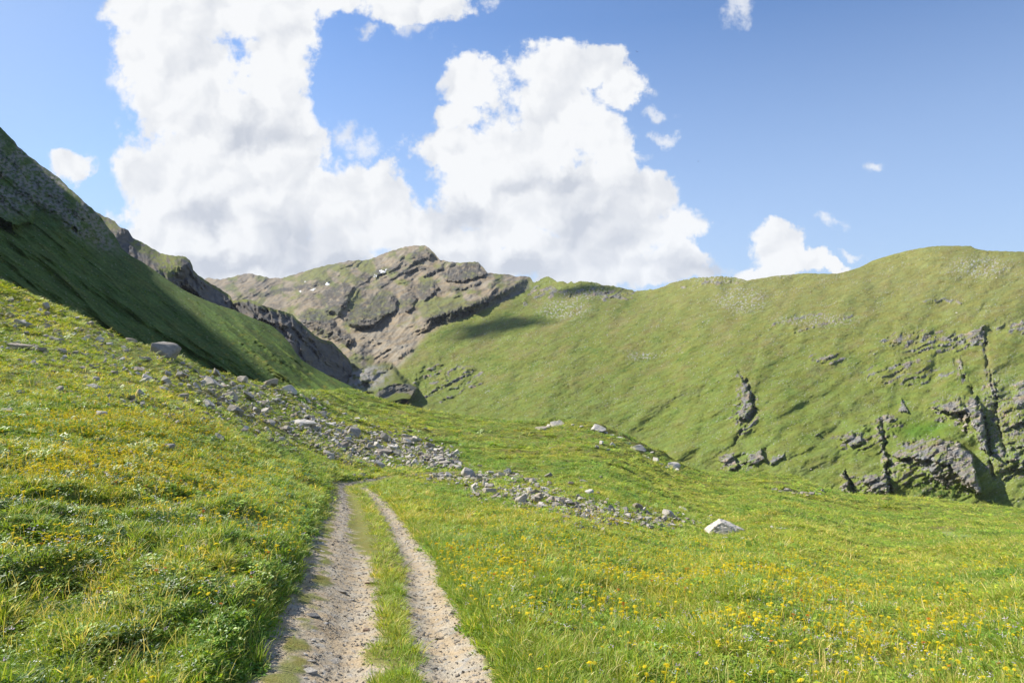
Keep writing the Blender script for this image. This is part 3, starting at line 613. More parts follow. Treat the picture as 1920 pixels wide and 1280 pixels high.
# ------------------------------------------------------------------ near meadow: ground height from surveyed points
BROW = pl([(-1500, -60), (-300, 400), (0, 530), (40, 545), (100, 574), (165, 604), (230, 640), (285, 652), (335, 668), (395, 697), (470, 714), (560, 730), (640, 722), (660, 728), (700, 746), (740, 757), (800, 769), (850, 778), (900, 784), (960, 793), (1010, 791), (1060, 789), (1130, 803), (1180, 822), (1240, 846),
           (1262, 868), (1278, 881), (1340, 884), (1400, 888), (1450, 889), (1480, 888), (1510, 896), (1545, 918), (1600, 928), (1660, 931), (1700, 933), (1760, 936), (1800, 944), (1860, 950), (1920, 954), (2300, 985), (3400, 1030)])
CT_N = [(712, 1280, .193), (697, 1100, .115), (683, 1000, .0716), (668, 930, .0412), (655, 905, .0304), (745, 889, .0238), (880, 884, .0200), (1000, 880, .0172),
        (0, 1280, .222), (0, 1000, .140), (0, 850, .086), (0, 760, .058), (0, 700, .043), (0, 600, .024), (0, 530, .0175), (300, 1280, .205), (300, 1000, .118), (300, 850, .068), (300, 760, .041), (300, 660, .0180), (500, 1280, .2), (500, 1000, .093), (500, 900, .052), (500, 800, .0245), (500, 720, .0120),
        (165, 604, .0175), (395, 697, .0160), (650, 830, .0185), (650, 780, .0110), (650, 722, .0066), (800, 850, .0160), (800, 800, .0095), (800, 769, .0072), (900, 784, .0074), (1000, 840, .0120), (1010, 791, .0076), (1130, 803, .0082), (1200, 860, .0108), (1278, 881, .0088),
        (1000, 1280, .195), (1000, 1100, .112), (1000, 1000, .066), (1000, 950, .040), (1000, 905, .0225), (1250, 978, .030), (1250, 930, .0180), (1400, 1280, .190), (1400, 1100, .098), (1400, 1040, .055), (1365, 1000, .0300), (1400, 930, .0140), (1450, 889, .0080), (1545, 918, .0085), (1600, 960, .0140),
        (1700, 933, .0086), (1700, 1000, .020), (1900, 1280, .180), (1900, 1100, .086), (1900, 1040, .043), (1900, 1000, .0210), (1920, 954, .0090), (-600, 1280, .25), (-600, 800, .11), (-600, 280, .018), (2500, 1280, .165), (2500, 1080, .06), (2500, 1000, .0095), (1200, 1500, .29), (300, 1500, .285), (700, 1500, .29), (1900, 1500, .265)]
_f = TPS([(c[0], c[1]) for c in CT_N], [c[2] ** 0.5 for c in CT_N])
_px = np.arange(-900, 2821, 15.0); _ld = np.linspace(math.log(2.2), math.log(420), 260)
_T = np.zeros((len(_px), len(_ld)))
for i, p in enumerate(_px):
    b = float(BROW(p)); v = np.linspace(b, 2000, 700); w = np.maximum(_f(np.full(v.shape, p), v), 0.03) ** 2
    w = np.maximum.accumulate(w) + np.arange(len(v)) * 1e-7          # nearer further down the picture
    dline = 1 / w
    py = np.interp(_ld, np.log(dline[::-1]), v[::-1])
    dmax = dline[0]; dd_ = np.exp(_ld); far = dd_ > dmax
    zb = (640 - b) / F * dmax
    zfar = zb + (640 - b) / F * (dd_ - dmax) - 0.06 * (dd_ - dmax) - 0.002 * (dd_ - dmax) ** 2
    py = np.where(far, 640 - zfar / dd_ * F, py)
    _T[i] = py
k_ = np.ones(5) / 5
for j in range(len(_ld)): _T[:, j] = np.convolve(np.pad(_T[:, j], 2, 'edge'), k_, 'valid')
DMAX = np.exp(np.interp(0, [0, 1], [0, 0])) # kept for clarity of units

def base_z(x, y):
    """smooth meadow height (world z) at ground position x, y"""
    yy = np.maximum(y, 2.4); px = np.clip(960 + F * x / yy, -890, 2810)
    fi = (px - _px[0]) / 15.0; fj = (np.log(yy) - _ld[0]) / (_ld[1] - _ld[0])
    i = np.clip(fi.astype(int), 0, len(_px) - 2); j = np.clip(fj.astype(int), 0, len(_ld) - 2); a = fi - i; b = np.clip(fj - j, 0, 1)
    py = (_T[i, j] * (1 - a) + _T[i + 1, j] * a) * (1 - b) + (_T[i, j + 1] * (1 - a) + _T[i + 1, j + 1] * a) * b
    z = CZ + (640 - py) / F * yy
    return z + (y - yy) * -0.1

# track: edges read off the photograph, carried onto the ground
def drop(px, py):
    """ground point seen at (px, py)"""
    px = float(px); i = min(max(int((px - _px[0]) / 15), 0), len(_px) - 2); a = (px - _px[0]) / 15 - i
    row = _T[i] * (1 - a) + _T[i + 1] * a
    j0 = int(np.argmin(row)); seg = row[:j0 + 1]
    d = math.exp(np.interp(-py, -seg, _ld[:j0 + 1]))
    x = (px - 960) / F * d
    return x, d, float(base_z(np.array([x]), np.array([d]))[0])
EDGE_L = [(395, 1420), (462, 1280), (492, 1200), (545, 1100), (578, 1040), (597, 1000), (613, 960), (621, 930), (616, 908)]
EDGE_R = [(1020, 1420), (935, 1280), (893, 1200), (838, 1100), (802, 1040), (768, 1000), (742, 960), (713, 930), (690, 908)]
TL = np.array([drop(*p)[:2] for p in EDGE_L]); TR = np.array([drop(*p)[:2] for p in EDGE_R])
TC = (TL + TR) / 2; TW = 0.5 * np.abs(TR[:, 0] - TL[:, 0]) + 0.5 * np.minimum(np.hypot(*(TR - TL).T), 2.9)
first = TC[0] + (TC[0] - TC[1]) * 1.5
bend = np.array([drop(*p)[:2] for p in [(735, 893), (810, 886), (890, 884), (960, 882), (1040, 880)]])
TC = np.vstack([first[None], TC, bend]); TW = np.r_[TW[0], TW, np.array([0.7, 0.9, 1.1, 1.2, 1.2])]
def smooth_curve(P, W, n=900):
    s = np.r_[0, np.cumsum(np.hypot(*np.diff(P, axis=0).T))]
    ss = np.linspace(0, s[-1], n); q = np.stack([np.interp(ss, s, P[:, 0]), np.interp(ss, s, P[:, 1]), np.interp(ss, s, W)], 1)
    k = np.hanning(41); k /= k.sum()
    for c in range(3): q[:, c] = np.convolve(np.pad(q[:, c], 20, 'reflect', reflect_type='odd'), k, 'valid')
    return ss, q
TS, TQ = smooth_curve(TC, TW)
print('track width', TW.round(2), 'centre', TC.round(1).tolist())
_tan = np.gradient(TQ[:, :2], axis=0); _tan /= np.linalg.norm(_tan, axis=1, keepdims=True); _nrm = np.stack([_tan[:, 1], -_tan[:, 0]], 1)   # right-hand side

def track_coord(x, y):
    """q = -1 at the left edge of the track, +1 at the right edge; s = metres along it"""
    sh = np.shape(x); x = np.ravel(x); y = np.ravel(y); q = np.full(x.shape, 9.0); s = np.zeros(x.shape)
    near = (y < 75) & (x > -30) & (x < 18)
    ii = np.where(near)[0]
    P = TQ[::4, :2]
    for a in range(0, len(ii), 40000):
        k = ii[a:a + 40000]; d2 = (x[k, None] - P[None, :, 0]) ** 2 + (y[k, None] - P[None, :, 1]) ** 2
        m = d2.argmin(1) * 4
        dx = x[k] - TQ[m, 0]; dy = y[k] - TQ[m, 1]
        q[k] = (dx * _nrm[m, 0] + dy * _nrm[m, 1]) / (TQ[m, 2] / 2); s[k] = TS[m]
        far = d2.min(1) > (TQ[m, 2] * 3) ** 2; q[k] = np.where(far, 9.0 * np.sign(q[k] + 1e-9), q[k])
    return q.reshape(sh), s.reshape(sh)

RIB = [drop(*p)[:2] for p in [(1015, 800), (1060, 795), (1125, 808), (1165, 822), (1205, 846), (1245, 866), (1275, 880)]]
DITCH = [drop(*p)[:2] for p in [(1540, 1016), (1580, 1024), (1625, 1029), (1680, 1033), (1740, 1040), (1800, 1047), (1860, 1054), (1935, 1062)]]
def hummocks(x, y):
    r = np.hypot(x, y)
    h = sstep(-x - 0.5, 0, 3) * sstep(22 - r, 0, 12) * (ridged(x / 1.5, y / 1.9, 3, 413) - 0.5) * 0.26 + fbm(x / 9, y / 9, 3, 401) * 0.30 * sstep(r, 8, 30) + fbm(x / 2.3, y / 2.3, 3, 403) * 0.16 + fbm(x / 0.7, y / 0.7, 3, 405) * 0.055 * sstep(45 - r, 0, 25)
    h += fbm(x / 5, y / 3.2, 4, 407) * 0.5 * sstep(r, 30, 70) + (ridged(x / 16, y / 7, 3, 409) - 0.5) * 0.7 * sstep(r, 45, 90)
    h = h + 0.26 * np.exp(-((x + 1.62) / .35) ** 2 - ((y - 4.75) / .40) ** 2) * 1 - 0.30 * np.exp(-((x + 1.45) / .38) ** 2 - ((y - 4.0) / .32) ** 2)
    k = (x > 0) & (y > 80) & (y < 170) & (x < 50)
    if k.any():
        dl, _s, al = line_dist(x[k], y[k], RIB); h[k] += 1.3 * np.exp(-(dl / 4.5) ** 2) * (0.7 + 0.8 * fbm(x[k] / 3, y[k] / 4, 3, 417)) * sstep(al, 0, .08)
    k = (x > 6) & (y > 14) & (y < 60)
    if k.any():
        dl, _s, al = line_dist(x[k], y[k], DITCH); h[k] -= 0.38 * sstep(0.55 + 0.4 * fbm(x[k] / 1.2, y[k] / 1.2, 3, 415) - dl, -0.2, 0.4) * sstep(al, 0, .1)
    return h

def meadow_z(x, y, full=False):
    q, s = track_coord(x, y)
    off = sstep(np.abs(q), 1.0, 1.55)
    z = base_z(x, y) + hummocks(x, y) * (0.12 + 0.88 * off)
    nearp = sstep(45 - y, 0, 15)
    wob = 0.12 * fbm(x / 0.8, y / 0.8, 3, 411)
    z += nearp * (0.22 * sstep(-q + wob, 1.0, 1.28) * sstep(q + 3.2, 0, 1.2) + 0.07 * sstep(q + wob, 1.02, 1.3) * sstep(4.0 - q, 0, 1.5))
    ruts = np.exp(-((q + 0.25) / 0.26) ** 2) + np.exp(-((q - 0.62) / 0.24) ** 2)
    z -= 0.07 * ruts * (np.abs(q) < 1.3)
    return (z, q, s) if full else z

# meadow sheet: rows fan out with distance
ny, nx = 860, 900
ly = np.linspace(0, 1, ny); yr = -6 + 8 * ly / 0.06
yr = np.where(ly < 0.06, -6 + ly / 0.06 * 8.2, np.exp(lerp(math.log(2.2), math.log(215), (ly - 0.06) / 0.94)))
sx = np.linspace(-1.15, 1.15, nx)
YY = np.repeat(yr[:, None], nx, 1); XX = sx[None] * np.sqrt(np.maximum(yr, 0) ** 2 + 30)[:, None]
ZZ, Q, S = meadow_z(XX, YY, True)
inside = np.abs(Q) < 0.97
ZZ = ZZ - 0.03 * inside
PXm = 960 + F * XX / np.maximum(YY, 1); PYm = 640 - (ZZ - CZ) / np.maximum(YY, 1) * F
r = np.hypot(XX, YY)
n1 = fbm(XX / 3.0, YY / 3.0, 5, 421); n2 = fbm(XX / 14, YY / 8, 4, 423); n3 = fbm(XX / 0.5, YY / 0.5, 4, 425); n4 = fbm(XX / 30 + YY / 60, YY / 22, 4, 427)
c = np.ones(XX.shape + (3,)) * C_GRASS * 0.95
c = cmix(c, sstep(n2 + 0.4 * n1, 0.0, 0.5) * 0.6, C_DRY * 0.85)
c = cmix(c, sstep(-n2 + 0.4 * n1, 0.05, 0.5) * 0.6, C_LUSH)
c = cmix(c, sstep(n3 + 0.5 * n1, 0.2, 0.6) * 0.6, C_DARKG)
yel = sstep(fbm(XX / 4 + 3, YY / 2.6, 4, 429) + 0.5 * fbm(XX / 16, YY / 12, 3, 431), 0.12, 0.5)
c = cmix(c, yel * sstep(r, 14, 30) * 0.45 * sstep(fbm(XX / 0.6, YY / 0.6, 2, 433), -0.1, 0.35), C_YEL)
c = cmix(c, sstep(fbm(XX / 1.2, YY / 1.2, 3, 435), 0.46, 0.56) * sstep(r, 20, 50) * 0.7 * (XX < 12), C_LROCK)
def zoneM(cx, cy, rx, ry): return sstep(1.2 - np.hypot((PXm - cx) / rx, (PYm - cy) / ry) + 0.35 * fbm(PXm / 18, PYm / 5, 3, 437), 0, 0.5) * (YY > 10)
c = cmix(c, zoneM(1772, 992, 24, 6) * 0.95, np.array([0.24, 0.14, 0.085])); c = cmix(c, np.maximum(zoneM(1775, 1000, 18, 4), zoneM(1808, 1007, 32, 5)) * 0.7, np.array([0.42, 0.36, 0.25]))
c = cmix(c, zoneM(1840, 1000, 130, 14) * 0.6, np.array([0.115, 0.205, 0.028])); c = cmix(c, zoneM(1140, 832, 120, 34) * 0.5 * (PXm > 1000), np.array([0.19, 0.165, 0.06]))
c = cmix(c, inside * 1.0, np.array([0.17, 0.15, 0.11]))
M_MEADOW = terrain_mat('meadow_turf', 5.0, 6.0, 0.10, 0.35)
tag(link('meadow', grid_mesh('meadow', XX, YY, ZZ, c), M_MEADOW), kind='structure')

# track sheet
qs = np.linspace(-1.06, 1.06, 110); ns = 1500
ts = TS[-1] * np.linspace(0, 1, ns) ** 1.7
TXc = np.interp(ts, TS, TQ[:, 0]); TYc = np.interp(ts, TS, TQ[:, 1]); TWc = np.interp(ts, TS, TQ[:, 2]); NX = np.interp(ts, TS, _nrm[:, 0]); NY = np.interp(ts, TS, _nrm[:, 1])
PX = TXc[:, None] + NX[:, None] * qs[None] * TWc[:, None] / 2; PY = TYc[:, None] + NY[:, None] * qs[None] * TWc[:, None] / 2
Zt, Qt, St = meadow_z(PX, PY, True); Qt = np.repeat(qs[None], ns, 0)
def track_green(x, y, q, s):
    """how far grass and moss cover the track"""
    n = fbm(x / 0.35, y / 0.35, 4, 441) + 0.6 * fbm(x / 1.3, y / 1.3, 3, 443)
    strip = np.exp(-((q - 0.20) / 0.17) ** 2); moss = np.exp(-((q + 0.74) / 0.22) ** 2)
    q = q + 0.16 * fbm(x / 0.7 + 5, y / 0.7, 3, 451)
    strip = np.exp(-((q - 0.20) / 0.21) ** 2)
    g = 0.95 * strip + 0.5 * sstep(s, 36, 42) + 0.58 * moss - 0.9 * np.exp(-((q + 0.55) / 0.14) ** 2) * sstep(y, 9, 13) + 1.25 * sstep(y, 9, 14) * np.exp(-((q + 0.05) / 0.55) ** 2) * sstep(34 - y, -8, 6) + 0.75 * sstep(np.abs(q), 0.93, 1.05) - 0.25 * np.exp(-((q - 0.62) / 0.2) ** 2) - 0.2 * np.exp(-((q + 0.25) / 0.2) ** 2)
    return sstep(g + 0.8 * n, 0.42, 0.72), strip
G, STRIP = track_green(PX, PY, Qt, St)
peb = fbm(PX / 0.035, PY / 0.035, 3, 445); peb2 = fbm(PX / 0.09, PY / 0.09, 3, 447)
Zt = Zt + 0.008 * sstep(1.04 - np.abs(Qt), 0, 0.06) - 0.05 * sstep(np.abs(Qt), 1.0, 1.06) + (1 - G) * (peb * 0.008 + np.maximum(peb2, 0) * 0.016) + G * 0.012
c = np.ones(PX.shape + (3,)) * np.array([0.430, 0.355, 0.255])
c = cmix(c, sstep(fbm(PX / 0.5 + 7, PY / 0.9, 4, 453), 0.08, 0.4) * 0.65, np.array([0.27, 0.215, 0.15]))
c = cmix(c, sstep(fbm(PX / 0.8, PY / 0.8, 4, 449), 0.0, 0.45) * 0.6, np.array([0.46, 0.375, 0.265]))
c = cmix(c, sstep(peb2, 0.15, 0.4) * 0.6, np.array([0.33, 0.32, 0.30])); c = cmix(c, sstep(-peb, 0.15, 0.45) * 0.45, np.array([0.14, 0.125, 0.10]))
c = cmix(c, G * 0.85, np.array([0.155, 0.165, 0.030])); c = cmix(c, G * sstep(peb2, -0.1, 0.3) * 0.4, np.array([0.20, 0.17, 0.07]))
M_PATH = terrain_mat('path_gravel', 30.0, 45.0, 0.025, 0.30)
tag(link('path', grid_mesh('path', PX, PY, Zt, c), M_PATH), kind='structure')
# ------------------------------------------------------------------ stones
def hull_rock(seed, sx, sy, sz, n=22, cut=0.0, rough=0.03, div=2):
    """an angular block: hull of random points, edges worn, faces broken up"""
    r = random.Random(seed); bm = bmesh.new()
    for i in range(n):
        v = Vector((r.gauss(0, 1), r.gauss(0, 1), r.gauss(0, 1))).normalized()
        p = 0.5; v = Vector([math.copysign(abs(c) ** p, c) for c in v]) * r.uniform(0.78, 1.0)
        bm.verts.new((v.x * sx, v.y * sy, v.z * sz))
    res = bmesh.ops.convex_hull(bm, input=bm.verts)
    bmesh.ops.delete(bm, geom=[g for g in res['geom_interior'] if isinstance(g, bmesh.types.BMVert)], context='VERTS')
    bmesh.ops.dissolve_limit(bm, angle_limit=R(14), verts=bm.verts, edges=bm.edges)
    bmesh.ops.bevel(bm, geom=bm.edges[:], offset=min(sx, sy, sz) * 0.05, segments=1, affect='EDGES', clamp_overlap=True)
    bmesh.ops.triangulate(bm, faces=bm.faces)
    for k in range(div):
        bmesh.ops.subdivide_edges(bm, edges=bm.edges[:], cuts=1, use_grid_fill=True)
    from mathutils import noise
    s = max(sx, sy, sz)
    for v in bm.verts:
        q = v.co / s
        f = noise.fractal(q * 3.1 + Vector((seed, 0, 0)), 0.9, 2.1, 4) * rough * s
        st = (noise.noise(Vector((q.x * 1.2, q.y * 1.2, q.z * 11 + seed))) * 0.5) * rough * s * 1.2
        v.co += v.normal * (f + st) if v.normal.length > 0 else Vector()
    me = D.meshes.new('rock'); bm.to_mesh(me); bm.free()
    me.polygons.foreach_set('use_smooth', np.zeros(len(me.polygons), bool)); return me

ROCKM = rock_mat('grey_stone', (0.37, 0.335, 0.285), 5.0)
ROCKW = rock_mat('pale_stone', (0.52, 0.48, 0.42), 5.0, lichen=0.15)
ROCKD = rock_mat('dark_slate', (0.20, 0.195, 0.195), 9.0, lichen=0.1)
ROCKP = rock_mat('tan_stone', (0.42, 0.30, 0.22), 9.0, lichen=0.05)
ROCKB = rock_mat('brown_stone', (0.34, 0.29, 0.23), 6.0, lichen=0.2)
PROTO = [hull_rock(100 + i, *d, n=nn, rough=0.035) for i, (d, nn) in enumerate([((1, .75, .42), 13), ((1, .6, .3), 12), ((1, .8, .55), 34), ((1, .7, .24), 12), ((1, .55, .5), 12), ((1, .9, .36), 24), ((1, .62, .62), 20), ((1, .5, .2), 11)])]
SMALL = [hull_rock(200 + i, *d, n=12, rough=0.02, div=0) for i, d in enumerate([(1, .75, .42), (1, .6, .3), (1, .8, .55), (1, .7, .24), (1, .55, .45), (1, .5, .2)])]
def with_mat(me, m):
    c = me.copy(); c.materials.clear(); c.materials.append(m)
    zz = np.zeros(len(c.vertices) * 3); c.vertices.foreach_get('co', zz); c['half'] = float(-zz[2::3].min()); return c
PG = [with_mat(m, ROCKM) for m in PROTO]; PW = [with_mat(m, ROCKW) for m in PROTO]; PB = [with_mat(m, ROCKB) for m in PROTO]
SG = [with_mat(m, ROCKM) for m in SMALL]; SW = [with_mat(m, ROCKW) for m in SMALL]; SB = [with_mat(m, ROCKB) for m in SMALL]

def slope_at(x, y, e=0.6):
    z = meadow_z(np.array([x, x + e, x]), np.array([y, y, y + e])); return z[0], (z[1] - z[0]) / e, (z[2] - z[0]) / e

def find(px, py):
    """ground point of the meadow (hummocks and all) under a photo position"""
    x, d, z = drop(px, py)
    ds = d * np.exp(np.linspace(-0.28, 0.28, 41)); xs = (px - 960) / F * ds
    zs = meadow_z(xs, ds); v = 640 - (zs - CZ) / ds * F
    k = np.where(np.diff(np.sign(v - py)) != 0)[0]
    if len(k): k = k[0]; t = (v[k] - py) / (v[k] - v[k + 1] + 1e-9); dd = ds[k] + t * (ds[k + 1] - ds[k])
    else: dd = ds[int(np.argmin(abs(v - py)))]
    return (px - 960) / F * dd, dd

def put_rock(me, px, py, wpx, tilt=0.25, sink=0.25, yaw=None, name='rock', flat=None, hk=1.0):
    """a stone whose foot is at (px, py) on the meadow and which is wpx wide in the photograph"""
    x, d = find(px, py); z, gx, gy = slope_at(x, d)
    s = wpx / F * d / 2 * 1.18
    o = D.objects.new(name, me); COL.objects.link(o)
    n = Vector((-gx, -gy, 1)).normalized(); n = (n + Vector((rng.normal(0, tilt * .5), rng.normal(0, tilt * .5), 0))).normalized()
    q = n.to_track_quat('Z', 'Y'); o.rotation_mode = 'QUATERNION'
    from mathutils import Quaternion
    o.rotation_quaternion = q @ Quaternion((0, 0, 1), yaw if yaw is not None else rng.uniform(-0.6, 0.6))
    o.scale = (s, s * rng.uniform(0.85, 1.2), s * hk)
    h = me.vertices; zmin = me['half']
    o.location = (x, d + s * 0.3, z + zmin * s * hk * (1 - 2 * sink))
    return o

# the large block right of the track: a leaning wedge, light top, dark front
def make_boulder():
    bm = bmesh.new()
    pts = [(-1.0, -.30, 0.0), (-.90, -.25, .22), (-.95, .45, .05), (-.62, -.25, .62), (-.30, -.30, .92), (-.24, .20, 1.02), (.05, .30, .92), (.10, -.50, .60), (.62, -.55, .42), (.98, -.42, .22), (1.0, .25, .10), (.72, .45, .35),
           (.92, -.50, -.28), (-.15, -.62, -.25), (-.55, -.50, -.25), (.15, -.66, .12), (-.9, .5, -.3), (.9, .5, -.3), (-.42, -.46, .20)]
    for p in pts: bm.verts.new((p[0], p[1], p[2] * 0.62))
    res = bmesh.ops.convex_hull(bm, input=bm.verts)
    bmesh.ops.delete(bm, geom=[g for g in res['geom_interior'] if isinstance(g, bmesh.types.BMVert)], context='VERTS')
    bmesh.ops.dissolve_limit(bm, angle_limit=R(6), verts=bm.verts, edges=bm.edges)
    bmesh.ops.bevel(bm, geom=bm.edges[:], offset=0.02, segments=1, affect='EDGES', clamp_overlap=True)
    bmesh.ops.triangulate(bm, faces=bm.faces)
    for k in range(3): bmesh.ops.subdivide_edges(bm, edges=bm.edges[:], cuts=1, use_grid_fill=True)
    from mathutils import noise
    bm.normal_update()
    for v in bm.verts:
        q = v.co; bed = q.z * 9 + q.x * 3.2
        v.co += v.normal * (noise.fractal(q * 3.5, 0.9, 2.1, 5) * 0.035 + noise.noise(Vector((q.x * 1.5, q.y * 1.5, bed))) * 0.035)
    me = D.meshes.new('boulder'); bm.to_mesh(me); bm.free(); me.materials.append(ROCKW); me['half'] = 0.19
    return me
BOULD = make_boulder()
ob = put_rock(BOULD, 1362, 1004, 60, 0.0, 0.1, 0.0, 'boulder'); ob.rotation_quaternion = Euler((0, 0, R(4))).to_quaternion()
tag(ob, 'large pale wedge-shaped boulder alone on the open meadow right of the track', 'boulder')
NAMED = [  # foot x, foot y, width, mesh family, index, height factor, yaw, label
    (305, 666, 45, PG, 2, 1.15, 0.1, 'big rounded grey boulder on the meadow crest against the shaded slope'),
    (397, 727, 36, PG, 0, 1.25, 0.2, 'grey boulder below the crest near the tip of the slope shadow'),
    (243, 644, 28, PB, 4, 0.9, 0.3, 'pointed stone on the meadow crest left of the biggest crest boulder'),
    (167, 610, 16, PB, 6, 1.0, 0.0, 'small blocky stone on the meadow crest below the shaded slope'),
    (38, 612, 46, PG, 1, 1.0, -0.2, 'long slanting dark slab near the left end of the meadow crest'),
    (32, 652, 42, PB, 3, 1.1, 0.0, 'flat tan slab lying level in the flowers at the left'),
    (103, 642, 36, PG, 1, 1.1, 0.2, 'flat grey rock in the grass right of the tan slab'),
    (110, 733, 20, PG, 6, 0.9, 0.4, 'pointed grey stone standing alone above the yellow flower belt'),
    (258, 698, 26, PB, 0, 1.0, 0.2, 'brownish low rock in the grass below the biggest crest boulder'),
    (178, 714, 17, PG, 2, 1.0, 0.2, 'small grey stone midway across the left meadow'),
    (390, 762, 26, PW, 0, 1.1, 0.3, 'pale flat-topped rock below the boulder near the shadow tip'),
    (438, 775, 42, PG, 4, 0.8, -0.5, 'dark ridge-backed rock leaning downhill in the scree band'),
    (310, 783, 28, PB, 1, 1.0, 0.1, 'low pinkish rock beside the yellow flower belt'),
    (408, 825, 22, PG, 0, 1.2, 0.1, 'squat grey block alone in the grass left of the scree band'),
    (567, 800, 48, PW, 3, 1.5, -0.15, 'long pale flat boulder at the upper side of the scree band'),
    (507, 796, 20, PG, 6, 0.9, 0.2, 'dark upright stone left of the long pale flat boulder'),
    (537, 808, 30, PG, 4, 0.8, -0.5, 'dark angled rock just below the long pale flat boulder'),
    (662, 817, 30, PG, 2, 1.1, 0.0, 'rounded grey boulder in the middle of the scree band'),
    (720, 853, 36, PB, 1, 1.2, -0.3, 'long weathered rock slanting down the scree band above the track bend'),
    (767, 830, 32, PG, 1, 1.4, 0.0, 'broad dark-fronted slab at the upper right edge of the scree band'),
    (615, 857, 32, PG, 5, 0.9, 0.1, 'flat pile-like rock at the lower left tip of the scree band'),
    (765, 872, 16, PG, 6, 1.0, 0.2, 'blocky stone just above the track bend'),
    (917, 926, 24, PG, 2, 1.0, 0.2, 'grey rock at the foot of the stone bank below the track'),
    (1000, 906, 18, PG, 6, 1.0, 0.1, 'dark upright stone at the right end of the stone bank'),
    (1008, 956, 20, PG, 0, 1.2, 0.1, 'grey rock low in the scree band beside the flowery grass'),
    (1043, 950, 18, PG, 6, 0.9, -0.2, 'ribbed grey stone in the lower part of the scree band'),
    (1127, 987, 22, PB, 1, 1.0, -0.2, 'reddish-brown flat rock at the lower edge of the scree band'),
    (1140, 981, 11, PB, 2, 1.1, 0.0, 'small rounded tan stone at the lower edge of the scree band'),
    (1173, 986, 28, PW, 5, 0.9, 0.0, 'bright white cracked rock near the lower end of the scree band'),
    (1233, 982, 15, PG, 6, 1.0, 0.3, 'upright grey stone near the end of the scree band'),
    (1253, 972, 15, PW, 0, 1.0, 0.2, 'pale stone at the far right end of the scree band'),
    (1363, 1013, 15, PW, 2, 1.1, 0.0, 'small pale stone leaning against the foot of the wedge-shaped boulder'),
    (1573, 1031, 18, PG, 5, 0.5, 0.0, 'flat grey slab sunk in the grass of the right-hand meadow'),
    (1324, 1233, 16, PB, 2, 0.9, 0.0, 'small brownish stone half hidden in flowers at the bottom right'),
    (1122, 810, 28, PW, 0, 1.1, 0.1, 'pale rock on the brow of the rocky hummock above the meadow'),
    (1198, 848, 28, PW, 0, 1.2, -0.4, 'slanting pale rock on the right flank of the rocky hummock'),
    (1230, 868, 20, PW, 4, 1.2, -0.6, 'steep pale rock near the low end of the rocky hummock'),
    (1264, 881, 26, PW, 2, 1.1, -0.4, 'rounded pale rock at the lowest right end of the rocky hummock'),
    (1047, 797, 34, PW, 3, 0.8, 0.15, 'long flat bare rock on the left end of the rocky hummock'),
    (1022, 806, 40, PB, 7, 0.5, 0.15, 'thin brown strip of bare rock below the flat rock of the hummock'),
    (1163, 823, 20, PW, 1, 1.0, 0.0, 'small flat pale rock in the middle of the rocky hummock')]
for (px, py, w, fam, i, hk, yaw, lab) in NAMED:
    tag(put_rock(fam[i], px, py, w, 0.12, 0.18, yaw, 'boulder' if w > 30 else 'rock', hk=hk), lab, 'boulder' if w > 30 else 'rock')
# rubble trail at the boulder, ledge of blocks on the right-hand meadow edge
for (px, py, w) in [(1383, 1008, 9), (1393, 1010, 11), (1402, 1009, 8), (1410, 1012, 9), (1417, 1009, 7), (1388, 1002, 8), (1405, 1003, 6), (1418, 1014, 6)]:
    tag(put_rock(random.choice(SW), px, py, w, 0.5, 0.2, None, 'stone'), 'white rubble stone trailing from the right foot of the wedge-shaped boulder', 'stone', 'rubble beside the wedge-shaped boulder')
for k, (px, py, w) in enumerate([(1450, 990, 9), (1458, 991, 8), (1465, 992, 10), (1474, 993, 9), (1483, 994, 7), (1490, 995, 6), (1467, 994, 6)]):
    tag(put_rock(random.choice(SW), px, py, w, 0.4, 0.2, None, 'stone'), 'white stone in the short row right of the wedge-shaped boulder', 'stone', 'short row of stones in the right meadow')
for k in range(22):
    px = 1450 + 92 * (k / 21) + rng.normal(0, 1.5); py = 921 + 0.10 * (px - 1450) * (px < 1510) + 6 * (px > 1510) + rng.normal(0, 1.6)
    tag(put_rock(random.choice(SB + SG), px, py, rng.uniform(6, 12), 0.4, 0.1, None, 'block', hk=1.2), 'brown block in the broken rock ledge along the far right meadow edge', 'rock', 'blocks of the low rock ledge')
for (px, py, w) in [(1030, 799, 10), (1075, 797, 9), (1090, 801, 8), (1136, 812, 10), (1148, 818, 8), (1150, 838, 12), (1140, 845, 9), (1178, 832, 9), (1186, 842, 11), (1210, 858, 10), (1218, 863, 9), (1240, 872, 11), (1252, 878, 12), (1222, 850, 8), (1205, 838, 9), (1270, 884, 10), (1128, 832, 13), (1120, 840, 9)]:
    tag(put_rock(PW[int(rng.integers(8))], px, py, w, 0.5, 0.05, None, 'stone'), 'small pale stone on the rocky hummock at the far meadow brow', 'stone', 'stones of the rocky hummock')
